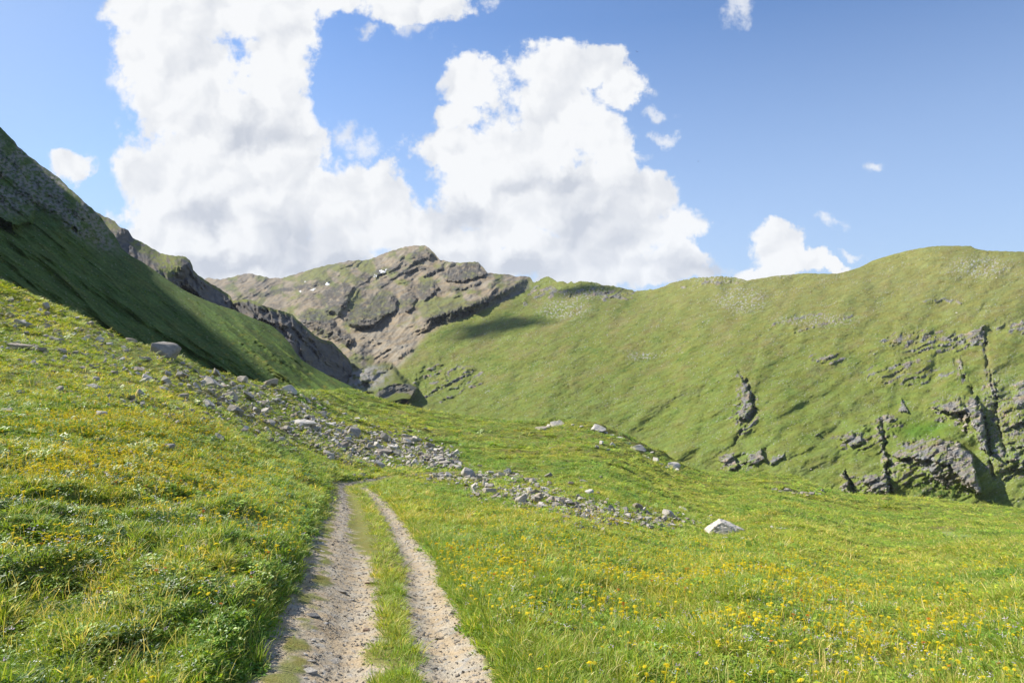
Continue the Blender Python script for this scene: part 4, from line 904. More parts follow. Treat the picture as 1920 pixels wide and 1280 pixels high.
# stones lying on the track
for (px, py, w, fam, i, lab) in [(585, 1157, 30, [with_mat(PROTO[3], ROCKD)], 0, 'flat dark blue-grey slate lying on the mossy side of the track'), (577, 1262, 34, PW, 3, 'large flat pale stone of the little group on the track at the bottom'),
        (571, 1253, 17, PB, 0, 'small stone just above the largest flat pale stone on the track'), (584, 1242, 15, PW, 5, 'pale flake in the middle of the stone group on the track'), (572, 1230, 13, PW, 4, 'topmost small pale stone of the group on the track'),
        (687, 1184, 13, [with_mat(PROTO[2], ROCKP)], 0, 'small orange-pink cube-like stone on the left rut'), (641, 1112, 17, PG, 5, 'flat grey stone at the left rut beside the moss'), (657, 1126, 15, PG, 3, 'thin grey flake on the left rut'),
        (669, 1148, 14, PB, 3, 'flat brown flake on the left rut'), (810, 1255, 20, PG, 3, 'flat dark flake low in the right rut'), (788, 1250, 13, PW, 5, 'small pale stone beside the grassy strip at the bottom'), (848, 1153, 18, PG, 3, 'flat stone in the right rut below the flowers'),
        (656, 1162, 12, PW, 0, 'small white chip in the left rut'), (855, 1206, 18, PB, 7, 'smooth tan sliver in the right rut'), (822, 1186, 14, PG, 3, 'thin dark chip in the right rut'), (603, 1035, 16, PW, 3, 'pale slab at the grassy left edge of the track')]:
    tag(put_rock(fam[i], px, py, w, 0.1, 0.12, None, 'stone', hk=0.85), lab, 'stone')
# weathered stick
def stick():
    V_, Fc = [], []; n = 9; k = 6
    for i in range(n):
        t = i / (n - 1); cx = (t - .5) * 1.0; cy = 0.035 * math.sin(t * 5) ; cz = 0.012 * math.sin(t * 9); rr = 0.045 * (0.55 + 0.5 * math.sin(math.pi * min(1, t * 1.1 + 0.08))) * (1 + .25 * math.sin(i * 2.7))
        for j in range(k): a = 2 * math.pi * j / k + t; V_.append((cx, cy + rr * math.cos(a), cz + rr * math.sin(a)))
    for i in range(n - 1):
        for j in range(k): Fc.append((i * k + j, i * k + (j + 1) % k, (i + 1) * k + (j + 1) % k, (i + 1) * k + j))
    Fc += [tuple(range(k))[::-1], tuple((n - 1) * k + j for j in range(k))]
    return mesh_from('stick', V_, Fc)
x, d = find(704, 1096); me = stick(); me.materials.append(plain_mat('weathered_wood', (0.20, 0.125, 0.08), 0.9, 0, 0.3, 12))
o = link('stick', me); L_ = 40 / F * d; o.scale = (L_, L_, L_); o.location = (x, d, float(meadow_z(np.array([x]), np.array([d]))[0]) + 0.02); o.rotation_euler = (0, R(2), R(3))
tag(o, 'short weathered brown stick lying across the left rut', 'stick')

# scree band: density drawn along the run of stones across the meadow
BAND = [((380, 700), (470, 735), 26, 40), ((400, 735), (560, 790), 34, 70), ((470, 725), (600, 775), 14, 50), ((560, 790), (700, 840), 26, 110), ((700, 820), (860, 870), 16, 100), ((600, 840), (760, 862), 14, 50), ((760, 855), (860, 868), 9, 50),
        ((800, 893), (900, 897), 8, 60), ((880, 890), (975, 893), 8, 70), ((870, 910), (1000, 940), 14, 60), ((960, 920), (1120, 975), 16, 120), ((1100, 955), (1260, 985), 12, 90), ((1180, 962), (1330, 985), 8, 30),
        ((0, 590), (160, 615), 16, 22), ((0, 690), (250, 700), 60, 46), ((180, 640), (420, 740), 40, 70), ((240, 750), (480, 800), 30, 40), ((0, 630), (180, 640), 24, 34), ((330, 690), (560, 830), 34, 80), ((560, 800), (720, 862), 20, 70), ((700, 845), (860, 872), 16, 60), ((1000, 915), (1160, 975), 22, 70)]
spots = []
for (a, b, sp, n) in BAND:
    for _ in range(int(n * 2.2)):
        t = rng.uniform(); px = lerp(a[0], b[0], t) + rng.normal(0, 8); py = lerp(a[1], b[1], t) + rng.normal(0, sp * 0.95)
        if py < BROW(px) + 4: continue
        if 700 < px < 1050 and 880 < py < 889: continue
        spots.append((px, py, min(5.6 * math.exp(rng.normal(0, 0.52)) * (1.15 if py > 800 else 1.25), 24)))
spots.sort(key=lambda s: -s[2])
N_OWN = 195
def region(px, py):
    if px < 330 and py < 830: return 'small grey stone scattered in the grass of the rising left meadow', 'stones scattered on the left meadow'
    if py < 800 and px < 520: return 'grey stone in the upper scree band below the slope shadow', 'stones of the upper scree band'
    if px < 880 and py < 880: return 'grey stone in the dense scree band above the track bend', 'stones of the scree band above the track bend'
    if px < 1010: return 'grey stone in the heaped bank just below the far track', 'stones of the bank below the track'
    return 'pale stone in the thinning lower end of the scree band', 'stones of the lower scree band'
for (px, py, w) in spots[:N_OWN]:
    lab, grp = region(px, py)
    fam = PG if rng.uniform() < .35 else (PW if rng.uniform() < .65 else PB)
    tag(put_rock(fam[int(rng.choice([0, 1, 2, 3, 3, 5, 7, 1, 4]))], px, py, w, 0.7, -0.08, rng.uniform(0, 6.28), 'stone', hk=rng.uniform(0.7, 1.25)), lab, 'stone', grp)

# ------------------------------------------------------------------ stuff: instanced ground cover
def proto_coll(name, meshes):
    c = D.collections.new(name)
    for i, m in enumerate(meshes): c.objects.link(D.objects.new('%s_%02d' % (name, i), m))
    return c
def scatter(name, pts, rot, scl, idx, coll):
    me = D.meshes.new(name); n = len(pts)
    me.vertices.add(n); me.vertices.foreach_set('co', np.asarray(pts, np.float32).ravel())
    for nm, ar, ty in (('rot', rot, 'FLOAT_VECTOR'), ('scl', scl, 'FLOAT_VECTOR')):
        a = me.attributes.new(nm, ty, 'POINT'); a.data.foreach_set('vector', np.asarray(ar, np.float32).ravel())
    a = me.attributes.new('idx', 'INT', 'POINT'); a.data.foreach_set('value', np.asarray(idx, np.int32))
    o = D.objects.new(name, me); COL.objects.link(o)
    g = D.node_groups.new(name, 'GeometryNodeTree'); g.interface.new_socket('Geometry', in_out='INPUT', socket_type='NodeSocketGeometry'); g.interface.new_socket('Geometry', in_out='OUTPUT', socket_type='NodeSocketGeometry')
    t = NT(g); gi = t.n('NodeGroupInput'); go = t.n('NodeGroupOutput'); ip = t.n('GeometryNodeInstanceOnPoints'); ci = t.n('GeometryNodeCollectionInfo')
    ci.inputs['Collection'].default_value = coll; ci.inputs['Separate Children'].default_value = True; ci.inputs['Reset Children'].default_value = True
    def na(nm, ty):
        k = t.n('GeometryNodeInputNamedAttribute', data_type=ty); k.inputs['Name'].default_value = nm; return k.outputs['Attribute']
    t.l.new(gi.outputs[0], ip.inputs['Points']); t.l.new(ci.outputs[0], ip.inputs['Instance']); ip.inputs['Pick Instance'].default_value = True
    t.l.new(na('idx', 'INT'), ip.inputs['Instance Index']); t.l.new(na('rot', 'FLOAT_VECTOR'), ip.inputs['Rotation']); t.l.new(na('scl', 'FLOAT_VECTOR'), ip.inputs['Scale'])
    t.l.new(ip.outputs[0], go.inputs[0]); md = o.modifiers.new('scatter', 'NODES'); md.node_group = g
    tag(o, kind='stuff'); return o

GR = [np.array(c) for c in ((0.165, 0.235, 0.032), (0.205, 0.250, 0.038), (0.130, 0.205, 0.028), (0.240, 0.250, 0.055), (0.115, 0.175, 0.028))]
STRAW = np.array([0.42, 0.36, 0.18])
def blade_tuft(seed, n, rad, h0, h1, w, lean, straw=0.06):
    r = np.random.default_rng(seed); V_, F_, C_ = [], [], []
    for i in range(n):
        a = r.uniform(0, 6.283); q = rad * math.sqrt(r.uniform()); bx, by = q * math.cos(a), q * math.sin(a)
        h = r.uniform(h0, h1); l = r.uniform(0.2, 1.0) * lean * h; la = a + r.normal(0, 0.9); ya = r.uniform(0, 6.283); ww = w * r.uniform(.7, 1.3)
        cx, cy = math.cos(ya) * ww / 2, math.sin(ya) * ww / 2; base = len(V_)
        for t, k in ((0, .8), (.4, 1.0), (.75, .7)):
            ox, oy, oz = bx + math.cos(la) * l * t * t, by + math.sin(la) * l * t * t, h * t * (1 - .12 * t * lean)
            V_ += [(ox - cx * k, oy - cy * k, oz), (ox + cx * k, oy + cy * k, oz)]
        V_.append((bx + math.cos(la) * l, by + math.sin(la) * l, h * (1 - .25 * lean)))
        F_ += [(base, base + 1, base + 3, base + 2), (base + 2, base + 3, base + 5, base + 4), (base + 4, base + 5, base + 6)]
        c = STRAW if r.uniform() < straw else GR[int(r.integers(5))] * r.uniform(.8, 1.2); C_ += [c] * 7
    return mesh_from('tuft', V_, F_, np.array(C_))
def leaf_clump(seed, n, rad, h, size, tones):
    r = np.random.default_rng(seed); V_, F_, C_ = [], [], []
    for i in range(n):
        a = r.uniform(0, 6.283); q = rad * math.sqrt(r.uniform()); x, y = q * math.cos(a), q * math.sin(a); z = h * (1 - (q / rad) ** 2 * .6) * r.uniform(.35, 1.0)
        s = size * r.uniform(.6, 1.3); ya = r.uniform(0, 6.283); dx, dy = math.cos(ya), math.sin(ya); up = r.uniform(-.2, .7); b = len(V_)
        V_ += [(x, y, z), (x + dx * s * .5 - dy * s * .32, y + dy * s * .5 + dx * s * .32, z + s * up * .5 + s * .12), (x + dx * s, y + dy * s, z + s * up * .8), (x + dx * s * .5 + dy * s * .32, y + dy * s * .5 - dx * s * .32, z + s * up * .5 + s * .12), (x + dx * s * .5, y + dy * s * .5, z + s * up * .45)]
        F_ += [(b, b + 4, b + 1), (b + 4, b + 2, b + 1), (b, b + 3, b + 4), (b + 4, b + 3, b + 2)]
        c = tones[int(r.integers(len(tones)))] * r.uniform(.75, 1.25); C_ += [c] * 5
    return mesh_from('leaf_clump', V_, F_, np.array(C_))
GRASSM = leaf_mat('grass_blades', 0.5, 0.38, ((0.80, 0.95, 0.80), (1.45, 1.2, 1.0)), 1.7)
LEAFM = leaf_mat('herb_leaves', 0.45, 0.34, ((0.75, 0.9, 0.8), (1.38, 1.17, 1.0)), 1.7)
LT = [np.array(c) for c in ((0.125, 0.205, 0.028), (0.170, 0.240, 0.030), (0.095, 0.160, 0.024), (0.215, 0.255, 0.035))]
DT = [np.array(c) for c in ((0.035, 0.075, 0.014), (0.050, 0.095, 0.016), (0.065, 0.11, 0.02))]
protos = [blade_tuft(1, 26, .075, .05, .12, .006, .9), blade_tuft(2, 30, .08, .06, .14, .006, 1.0), blade_tuft(3, 22, .07, .04, .10, .007, .8), blade_tuft(4, 28, .085, .05, .13, .0055, 1.1, .2),   # 0-3 short turf
          blade_tuft(5, 34, .06, .12, .26, .0065, .8), blade_tuft(6, 30, .055, .14, .30, .006, .7, .12),                                                                                  # 4-5 tall tufts
          leaf_clump(7, 40, .085, .09, .032, LT), leaf_clump(8, 46, .09, .11, .028, LT), leaf_clump(9, 36, .08, .07, .038, LT),                                                            # 6-8 herbs
          leaf_clump(10, 50, .10, .14, .036, DT),                                                                                                                                           # 9 dark herbs
          blade_tuft(11, 5, .05, .20, .36, .0035, .5, .9)]                                                                                                                                  # 10 dry stalks
for i, m in enumerate(protos): m.materials.append(LEAFM if 6 <= i <= 9 else GRASSM)
GC = proto_coll('ground_cover', protos)

P_, R_, S_, I_ = [], [], [], []
def add_pts(x, y, z, scale, zs, idx, tilt=0.22):
    n = len(x)
    P_.append(np.stack([x, y, z], 1)); R_.append(np.stack([rng.normal(0, tilt, n), rng.normal(0, tilt, n), rng.uniform(0, 6.283, n)], 1))
    S_.append(np.stack([scale, scale, scale * zs], 1)); I_.append(idx)
def ring(d0, d1, per, sc, zs, wid=0.80):
    """random points between two distances in the part of the ground the view takes in"""
    n = int(per * wid * (d1 * d1 - d0 * d0)); y = np.sqrt(rng.uniform(d0 * d0, d1 * d1, n)); x = rng.uniform(-wid, wid, n) * y
    z, q, s = meadow_z(x, y, True)
    lush = fbm(x / 1.6, y / 1.6, 3, 501); tall = fbm(x / 1.1 + 9, y / 1.1, 3, 503)
    on = np.abs(q + 0.22 * fbm(x / 0.6, y / 0.6, 3, 507)) < 1.0
    g, strip = track_green(x, y, q, s)
    keep = ~on | ((rng.uniform(size=n) < g * np.where(strip > 0.35, 0.9, 0.62)))
    v = 640 - (z - CZ) / y * F; keep &= v > BROW(np.clip(960 + F * x / y, -800, 2800)) - 6
    ppx = np.clip(960 + F * x / y, -800, 2800); bd = np.zeros(n)
    for (a_, b_, sp_, n_) in BAND:
        dl, _s, _a = line_dist(ppx, v, [a_, b_]); bd = np.maximum(bd, sstep(sp_ * 0.8 + 6 - dl, 0, 10) * min(1, n_ / 80))
    keep &= rng.uniform(size=n) > bd * 0.78
    keep &= ~(((np.hypot((ppx - 1775) / 30, (v - 995) / 7) < 1) | (np.hypot((ppx - 1806) / 40, (v - 1007) / 6) < 1)) & (rng.uniform(size=n) < 0.8))
    x, y, z, q, lush, tall, on, strip = (a[keep] for a in (x, y, z, q, lush, tall, on, strip)); n = len(x)
    idx = rng.integers(0, 4, n)
    left = sstep(-q, 1.0, 1.2) * sstep(8 + q, 0, 4)
    u = rng.uniform(size=n)
    idx = np.where((u < 0.20 + 0.45 * sstep(lush, -0.1, 0.3) * (0.35 + 0.65 * left)) & ~on, rng.integers(6, 9, n), idx)
    idx = np.where((u > 0.80) & (tall > 0.12) & ~on, rng.integers(4, 6, n), idx)
    idx = np.where((u > 0.90) & (lush < -0.08) & ~on & (left > 0.3), 9, idx)
    edge = (q > 0.98) & (q < 1.7) & (u > 0.45); idx = np.where(edge, rng.integers(4, 6, n), idx)
    idx = np.where(on & (strip > 0.45) & (u > 0.72), 4, idx)
    idx = np.where((rng.uniform(size=n) < 0.05) & ~on, 10, idx)
    scale = sc * rng.uniform(.75, 1.3, n) * np.where(on, np.where(strip > 0.4, 0.8, 0.42), 1.0)
    add_pts(x, y, z - 0.012, scale, zs * rng.uniform(.8, 1.2, n), idx)
ring(2.2, 5.5, 620, 1.0, 0.70, 1.25); ring(5.5, 10, 330, 1.15, 0.54, 1.0); ring(10, 20, 105, 1.7, 0.32, 0.9); ring(20, 40, 30, 2.8, 0.24); ring(40, 80, 8, 4.8, 0.15); ring(80, 150, 1.9, 8.5, 0.10)
scatter('grass', np.vstack(P_), np.vstack(R_), np.vstack(S_), np.concatenate(I_), GC)
print('grass tufts', sum(map(len, I_)))

# ------------------------------------------------------------------ flowers
def flower_head(seed, col, n=15, r0=1.0):
    r = np.random.default_rng(seed); V_, F_ = [], []
    for ring_, (rr, zz) in enumerate(((1.0, 0.0), (.72, .16), (.42, .26))):
        m = n - ring_ * 3
        for i in range(m):
            a = 2 * math.pi * (i + .5 * ring_) / m + r.normal(0, .06); w = math.pi / m * 0.95; L = r0 * rr * r.uniform(.88, 1.08); up = zz + r.uniform(-.08, .12); b = len(V_)
            V_ += [(0, 0, zz * .6), (math.cos(a - w) * L * .62, math.sin(a - w) * L * .62, up * .8 + .06), (math.cos(a) * L, math.sin(a) * L, up), (math.cos(a + w) * L * .62, math.sin(a + w) * L * .62, up * .8 + .06)]
            F_ += [(b, b + 1, b + 2, b + 3)]
    b = len(V_)
    for i in range(6): V_.append((.28 * math.cos(i * 1.047), .28 * math.sin(i * 1.047), -.02))
    V_.append((0, 0, -.14)); F_ += [(b + i, b + 6, b + (i + 1) % 6) for i in range(6)]
    return mesh_from('flower_head', V_, F_)
YEL = plain_mat('yellow_petals', (0.86, 0.72, 0.02), 0.6, 0.35, 0.15, 3); ORA = plain_mat('orange_petals', (0.66, 0.27, 0.015), 0.6, 0.3, 0.2, 3)
WHI = plain_mat('white_petals', (0.72, 0.70, 0.70), 0.6, 0.3, 0.1, 3); LIL = plain_mat('lilac_petals', (0.55, 0.42, 0.55), 0.6, 0.3, 0.15, 3)
STEM = plain_mat('flower_stem', (0.10, 0.14, 0.03), 0.6, 0.1, 0.2, 20)
def stem_mesh(h=0.14, r=0.0022):
    V_, F_ = [], []
    for i in range(4):
        t = i / 3; cx = 0.015 * t * t
        for j in range(4): a = j * math.pi / 2; V_.append((cx + r * math.cos(a), r * math.sin(a), t * h))
    for i in range(3):
        for j in range(4): F_.append((i * 4 + j, i * 4 + (j + 1) % 4, i * 4 + 4 + (j + 1) % 4, i * 4 + 4 + j))
    return mesh_from('stem', V_, F_)
HY = [flower_head(i, 0) for i in range(4)]; HO = [flower_head(i + 9, 0) for i in range(2)]
for m in HY: m.materials.append(YEL)
for m in HO: m.materials.append(ORA)
ST = stem_mesh(); ST.materials.append(STEM)

def flower_field(n, d0, d1, thr, wid=0.78, dense=None):
    y = np.exp(rng.uniform(math.log(d0), math.log(d1), n)); y = np.sqrt(rng.uniform(d0 ** 2, d1 ** 2, n)) if dense is None else y
    x = rng.uniform(-wid, wid, n) * y
    z, q, s = meadow_z(x, y, True)
    px = 960 + F * x / y; py = 640 - (z - CZ) / y * F
    f = 0.8 * fbm(x / 1.3, y / 1.3, 3, 601) + 0.6 * fbm(x / 5, y / 4, 3, 603)
    def zn(cx, cy, rx, ry): return sstep(1.2 - np.hypot((px - cx) / rx, (py - cy) / ry), 0, .8)
    f = f + 1.3 * zn(130, 1050, 150, 50) + 1.3 * zn(300, 880, 330, 60) + 2.4 * zn(250, 800, 280, 28) + 0.8 * zn(890, 1080, 120, 60) + 0.4 * zn(1600, 1180, 330, 90) + 0.2 * zn(1150, 1020, 250, 60) + 0.6 * zn(650, 880, 80, 20) + 0.5 * zn(1050, 1160, 150, 60) + 0.3 * zn(1400, 1090, 300, 40)
    f = f - 0.45 * zn(150, 1220, 330, 80) - 0.4 * zn(1010, 1240, 130, 60)
    k = (f * 0.8 + rng.uniform(-.75, .75, n) > thr + 0.22) & (np.abs(q) > 1.06) & (py > BROW(np.clip(px, -800, 2800)) + 2) & (px > -80) & (px < 2000) & (py < 1340)
    return x[k], y[k], z[k], px[k], py[k]
fx, fy, fz, fpx, fpy = flower_field(19000, 3.0, 13.5, 0.33)
hh_ = rng.uniform(0.10, 0.20, len(fx)); 
o_ = np.argsort(fy); vis = o_[(fpx[o_] > 4) & (fpx[o_] < 1916) & (fpy[o_] < 1290)]
own = vis[:288]; rest = np.setdiff1d(np.arange(len(fx)), own)
def flower_label(px, py, col):
    if px < 700: return ('%s daisy-like flower in the herbs of the bank left of the track' % col, 'flowers of the left bank')
    if px < 1120: return ('%s daisy-like flower in the tall grass along the right edge of the track' % col, 'flowers along the right track edge')
    return ('%s daisy-like flower in the open grass of the right-hand meadow' % col, 'flowers of the right meadow')
for k in own:
    col = 'orange' if rng.uniform() < (0.15 if fpx[k] < 700 else 0.04) else 'yellow'
    h = hh_[k]; st = D.objects.new('flower', ST); COL.objects.link(st); st.location = (fx[k], fy[k], fz[k]); st.scale = (1, 1, h / 0.14)
    st.rotation_euler = (rng.normal(0, .12), rng.normal(0, .12), rng.uniform(0, 6.28))
    hd = D.objects.new('flower_head', HO[int(rng.integers(2))] if col == 'orange' else HY[int(rng.integers(4))]); COL.objects.link(hd); hd.parent = st
    s = rng.uniform(0.016, 0.024); hd.location = (0.015, 0, 0.14); hd.scale = (s, s, s * 0.14 / h); hd.rotation_euler = (rng.normal(0, .25), rng.normal(0, .25), 0)
    lab, grp = flower_label(fpx[k], fpy[k], col); tag(st, lab, 'flower', col + ' ' + grp)
def head_on_stem(hd, mat):
    bm = bmesh.new(); bm.from_mesh(hd); 
    for v in bm.verts: v.co *= 0.021; v.co.z += 0.13; v.co.x += 0.014
    for f in bm.faces: f.material_index = 0
    n0 = len(bm.faces); bm.from_mesh(ST); bm.faces.ensure_lookup_table()
    for f in bm.faces[n0:]: f.material_index = 1
    me = D.meshes.new('meadow_flower'); bm.to_mesh(me); bm.free(); me.materials.clear(); me.materials.append(mat); me.materials.append(STEM); return me
def small_head(seed, mat, n=7, r=.012):
    rr = np.random.default_rng(seed); V_, F_ = [], []
    for i in range(n):
        cx, cy, cz = rr.normal(0, .011), rr.normal(0, .011), .10 + rr.uniform(-.02, .02); b = len(V_)
        for j in range(5): a = j * 1.2566; V_.append((cx + r * .5 * math.cos(a), cy + r * .5 * math.sin(a), cz + rr.normal(0, .001)))
        F_.append(tuple(range(b, b + 5)))
    me = mesh_from('blossom', V_, F_); me.materials.append(mat); return me
FP = [head_on_stem(HY[0], YEL), head_on_stem(HY[1], YEL), head_on_stem(HY[2], YEL), head_on_stem(HO[0], ORA), small_head(1, WHI), small_head(2, LIL), small_head(3, WHI, 4, .014)]
FC = proto_coll('meadow_flower_kinds', FP)
P_, R_, S_, I_ = [], [], [], []
def pick(n): return rng.choice(7, n, p=[.29, .29, .27, .03, .05, .04, .03])
add_pts(fx[rest], fy[rest], fz[rest], np.full(len(rest), 1.0) * hh_[rest] / 0.13, np.ones(len(rest)), pick(len(rest)))
for (n, a, b, sc, th) in ((46000, 13.5, 26, 1.25, 0.34), (28000, 26, 55, 1.6, 0.36), (20000, 55, 120, 2.3, 0.45)):
    x, y, z, px, py = flower_field(n, a, b, th); add_pts(x, y, z - 0.03, np.full(len(x), sc) * rng.uniform(.8, 1.2, len(x)), np.full(len(x), 0.9 if sc < 1.5 else .6), pick(len(x)))
x, y, z, px, py = flower_field(2500, 3.0, 9, -0.3); add_pts(x, y, z, rng.uniform(.6, 1.1, len(x)), np.ones(len(x)), rng.choice([4, 5, 6], len(x)))
scatter('wildflowers', np.vstack(P_), np.vstack(R_), np.vstack(S_), np.concatenate(I_), FC)
print('flowers', sum(map(len, I_)), 'own', len(own))

# ------------------------------------------------------------------ gravel on the ruts, small scree, stones strewn over the hillside
GRV = proto_coll('gravel_kinds', [with_mat(SMALL[3], ROCKW), with_mat(SMALL[1], ROCKB), with_mat(SMALL[5], ROCKM), with_mat(SMALL[0], ROCKB), with_mat(SMALL[3], ROCKD), with_mat(SMALL[5], ROCKW)])
P_, R_, S_, I_ = [], [], [], []
n = 26000; s = TS[-1] * rng.uniform(0, 1, n) ** 1.6 * 0.72; q = rng.uniform(-1, 1, n)
tx, ty, tw = (np.interp(s, TS, TQ[:, c]) for c in range(3)); x = tx + np.interp(s, TS, _nrm[:, 0]) * q * tw / 2; y = ty + np.interp(s, TS, _nrm[:, 1]) * q * tw / 2
g, strip = track_green(x, y, q, s); k = (rng.uniform(size=n) > g + 0.1) & (y > 2.2); x, y, q = x[k], y[k], q[k]; n = len(x)
z = meadow_z(x, y); sz = np.clip(0.009 * np.exp(rng.normal(0, 0.55, n)), .004, .045) * (1 + sstep(y, 8, 25) * 0.8)
add_pts(x, y, z + 0.012, sz, np.ones(n), rng.choice(6, n, p=[.27, .2, .1, .2, .04, .19]), 0.3)
scatter('gravel', np.vstack(P_), np.vstack(R_), np.vstack(S_), np.concatenate(I_), GRV)
SCR = proto_coll('scree_kinds', SG[:3] + SW + SB[:4])
P_, R_, S_, I_ = [], [], [], []
xs, ys, ss = [], [], []
for (px, py, w) in spots[N_OWN:]:
    x, d = find(px, py); xs.append(x); ys.append(d); ss.append(w / F * d / 2)
for (a, b, sp, n) in BAND:
    for _ in range(int(n * 3.4)):
        t = rng.uniform(); px = lerp(a[0], b[0], t) + rng.normal(0, 8); py = lerp(a[1], b[1], t) + rng.normal(0, sp * 0.95)
        if py < BROW(px) + 3 or (700 < px < 1050 and 880 < py < 889): continue
        x, d, _z = drop(px, py); xs.append(x); ys.append(d); ss.append(min(4.2 * math.exp(rng.normal(0, .4)), 10) / F * d / 2)
xs, ys, ss = map(np.array, (xs, ys, ss)); zs = meadow_z(xs, ys)
add_pts(xs, ys, zs + ss * 0.45 + 0.02, ss * 1.2, rng.uniform(.9, 1.5, len(xs)), rng.integers(0, 13, len(xs)), 0.3)
scatter('scree', np.vstack(P_), np.vstack(R_), np.vstack(S_), np.concatenate(I_), SCR)

P_, R_, S_, I_ = [], [], [], []
U_, V_f, Y_f = FAR_D
def far_pt(px, py, src=None, p0=330, st=1.3):
    U_, V_f, Y_f = src or FAR_D
    i = np.clip(((px - p0) / st).astype(int), 0, U_.shape[1] - 1); col = V_f[:, i]; t = np.clip((V_f[0, i] - py) / (V_f[0, i] - V_f[-1, i]), 0, 1)
    r = (t * (V_f.shape[0] - 1)); r0 = np.clip(r.astype(int), 0, V_f.shape[0] - 2); d = Y_f[r0, i] + (Y_f[r0 + 1, i] - Y_f[r0, i]) * (r - r0)
    return (px - 960) / F * d, d, CZ + (640 - py) / F * d
n = 5200; px = rng.uniform(800, 1940, n); py = rng.uniform(470, 960, n)
f = fbm(px / 60, py / 25, 4, 701) + 0.5 * fbm(px / 12, py / 8, 3, 703)
for (cx, cy, rx, ry, a) in ((1390, 562, 60, 30, .7), (1840, 500, 80, 26, .9), (1205, 668, 36, 9, 1.0), (1110, 552, 80, 14, .6), (1060, 585, 60, 16, .8), (1350, 526, 70, 8, .8), (1530, 600, 110, 10, .8), (1480, 620, 60, 8, .6), (1760, 565, 45, 6, 1.0), (1890, 800, 50, 120, .5), (1470, 516, 20, 6, 1.0), (850, 640, 60, 40, .3)):
    f += a * sstep(1.2 - np.hypot((px - cx) / rx, (py - cy) / ry), 0, .7)
k = (f + rng.uniform(-.3, .3, n) > 0.42) & (py > SKY_FAR(px) + 2); px, py = px[k], py[k]
x, y, z = far_pt(px, py); sz = np.clip(1.5 * np.exp(rng.normal(0, .5, len(x))), .7, 5.5) / F * y * 0.62
add_pts(x, y - sz * 0.3, z, sz, rng.uniform(.7, 1.3, len(x)), rng.integers(0, 13, len(x)), 0.4)
scatter('hillside_stones', np.vstack(P_), np.vstack(R_), np.vstack(S_), np.concatenate(I_), SCR)

# angular blocks weathering out of the crags
ROCKC = rock_mat('crag_stone', (0.33, 0.29, 0.24), 0.9, lichen=0.3); ROCKK = rock_mat('crag_grey', (0.29, 0.275, 0.25), 0.9, lichen=0.3)
CRG = proto_coll('crag_kinds', [with_mat(m, ROCKC) for m in SMALL] + [with_mat(m, ROCKK) for m in SMALL])
P_, R_, S_, I_ = [], [], [], []
n = 9000; px = rng.uniform(1335, 1945, n); py = rng.uniform(590, 945, n); pin = np.zeros(n)
for pg, A, wm in M_HILL:
    sd_, nx_, ny_ = poly_dist(px, py, pg); xs_ = np.array(pg)[:, 0]; pin = np.maximum(pin, (sd_ > 1) * (0.25 + 0.75 * (px - xs_.min()) / (np.ptp(xs_) + 1)))
for (cx, cy, rx, ry) in ((1745, 640, 90, 16), (1900, 820, 40, 80), (1862, 735, 14, 40), (1640, 905, 40, 16), (1600, 826, 40, 14)): pin = np.maximum(pin, 0.22 * (np.hypot((px - cx) / rx, (py - cy) / ry) < 1))
band = fbm((px * math.cos(.42) - py * math.sin(.42)) / 30, (px * math.sin(.42) + py * math.cos(.42)) / 9, 3, 721)
k = rng.uniform(size=n) < pin * 0.62 * sstep(band, -0.35, 0.15); px, py = px[k], py[k]; m_ = len(px)
x, y, z = far_pt(px, py); sz = np.clip(6.5 * np.exp(rng.normal(0, .4, m_)), 3, 14) / F * y * 0.5
P_.append(np.stack([x, y + sz * 0.25, z], 1)); R_.append(np.stack([rng.normal(0.1, .12, m_), rng.normal(-0.36, .10, m_), rng.normal(0.35, .3, m_)], 1)); S_.append(np.stack([sz, sz, sz * rng.uniform(.9, 1.6, m_)], 1)); I_.append(rng.integers(0, 12, m_))
scatter('crag_blocks', np.vstack(P_), np.vstack(R_), np.vstack(S_), np.concatenate(I_), CRG)
print('crag blocks', m_)

# coarse tussocks and dwarf shrubs of the far slopes
HGM = leaf_mat('hillside_tussock', 0.6, 0.3, ((0.75, 0.85, 0.8), (1.35, 1.12, 1.0)), 0.95)
HP = [leaf_clump(40 + i, 26, 1.0, 0.5, 0.55, t_) for i, t_ in enumerate((LT, DT, LT, [C_DRY, C_GRASS]))]
for m in HP: m.materials.append(HGM)
HC = proto_coll('hillside_tussock_kinds', HP)
P_, R_, S_, I_ = [], [], [], []
n = 60000; px = rng.uniform(760, 1945, n); py = rng.uniform(470, 960, n)
d_, sd_, _a = line_dist(px, py, HILL_EDGE); a_ = px * math.cos(.42) - py * math.sin(.42); b_ = px * math.sin(.42) + py * math.cos(.42)
f = fbm(a_ / 40, b_ / 12, 4, 711) + 0.6 * fbm(px / 9, py / 7, 3, 713) + 0.12 * sstep(py, 520, 800)
inm = np.zeros(n, bool)
for pg, A, wm in M_HILL: inm |= (poly_dist(px, py, pg)[0] > -1) & (rng.uniform(size=n) < 0.8)
k = ((sd_ < 0) | (py > 735)) & (f + rng.uniform(-.3, .3, n) > 0.16) & (py > SKY_FAR(px) + 3) & ~inm; px, py = px[k], py[k]
x, y, z = far_pt(px, py); sz = rng.uniform(1.0, 2.6, len(x)) / F * y * 0.62
add_pts(x, y, z - sz * .1, sz, rng.uniform(.5, .9, len(x)), rng.choice(4, len(x), p=[.3, .22, .2, .28]), .3)
n = 26000; px = rng.uniform(-40, 690, n); py = rng.uniform(240, 780, n)
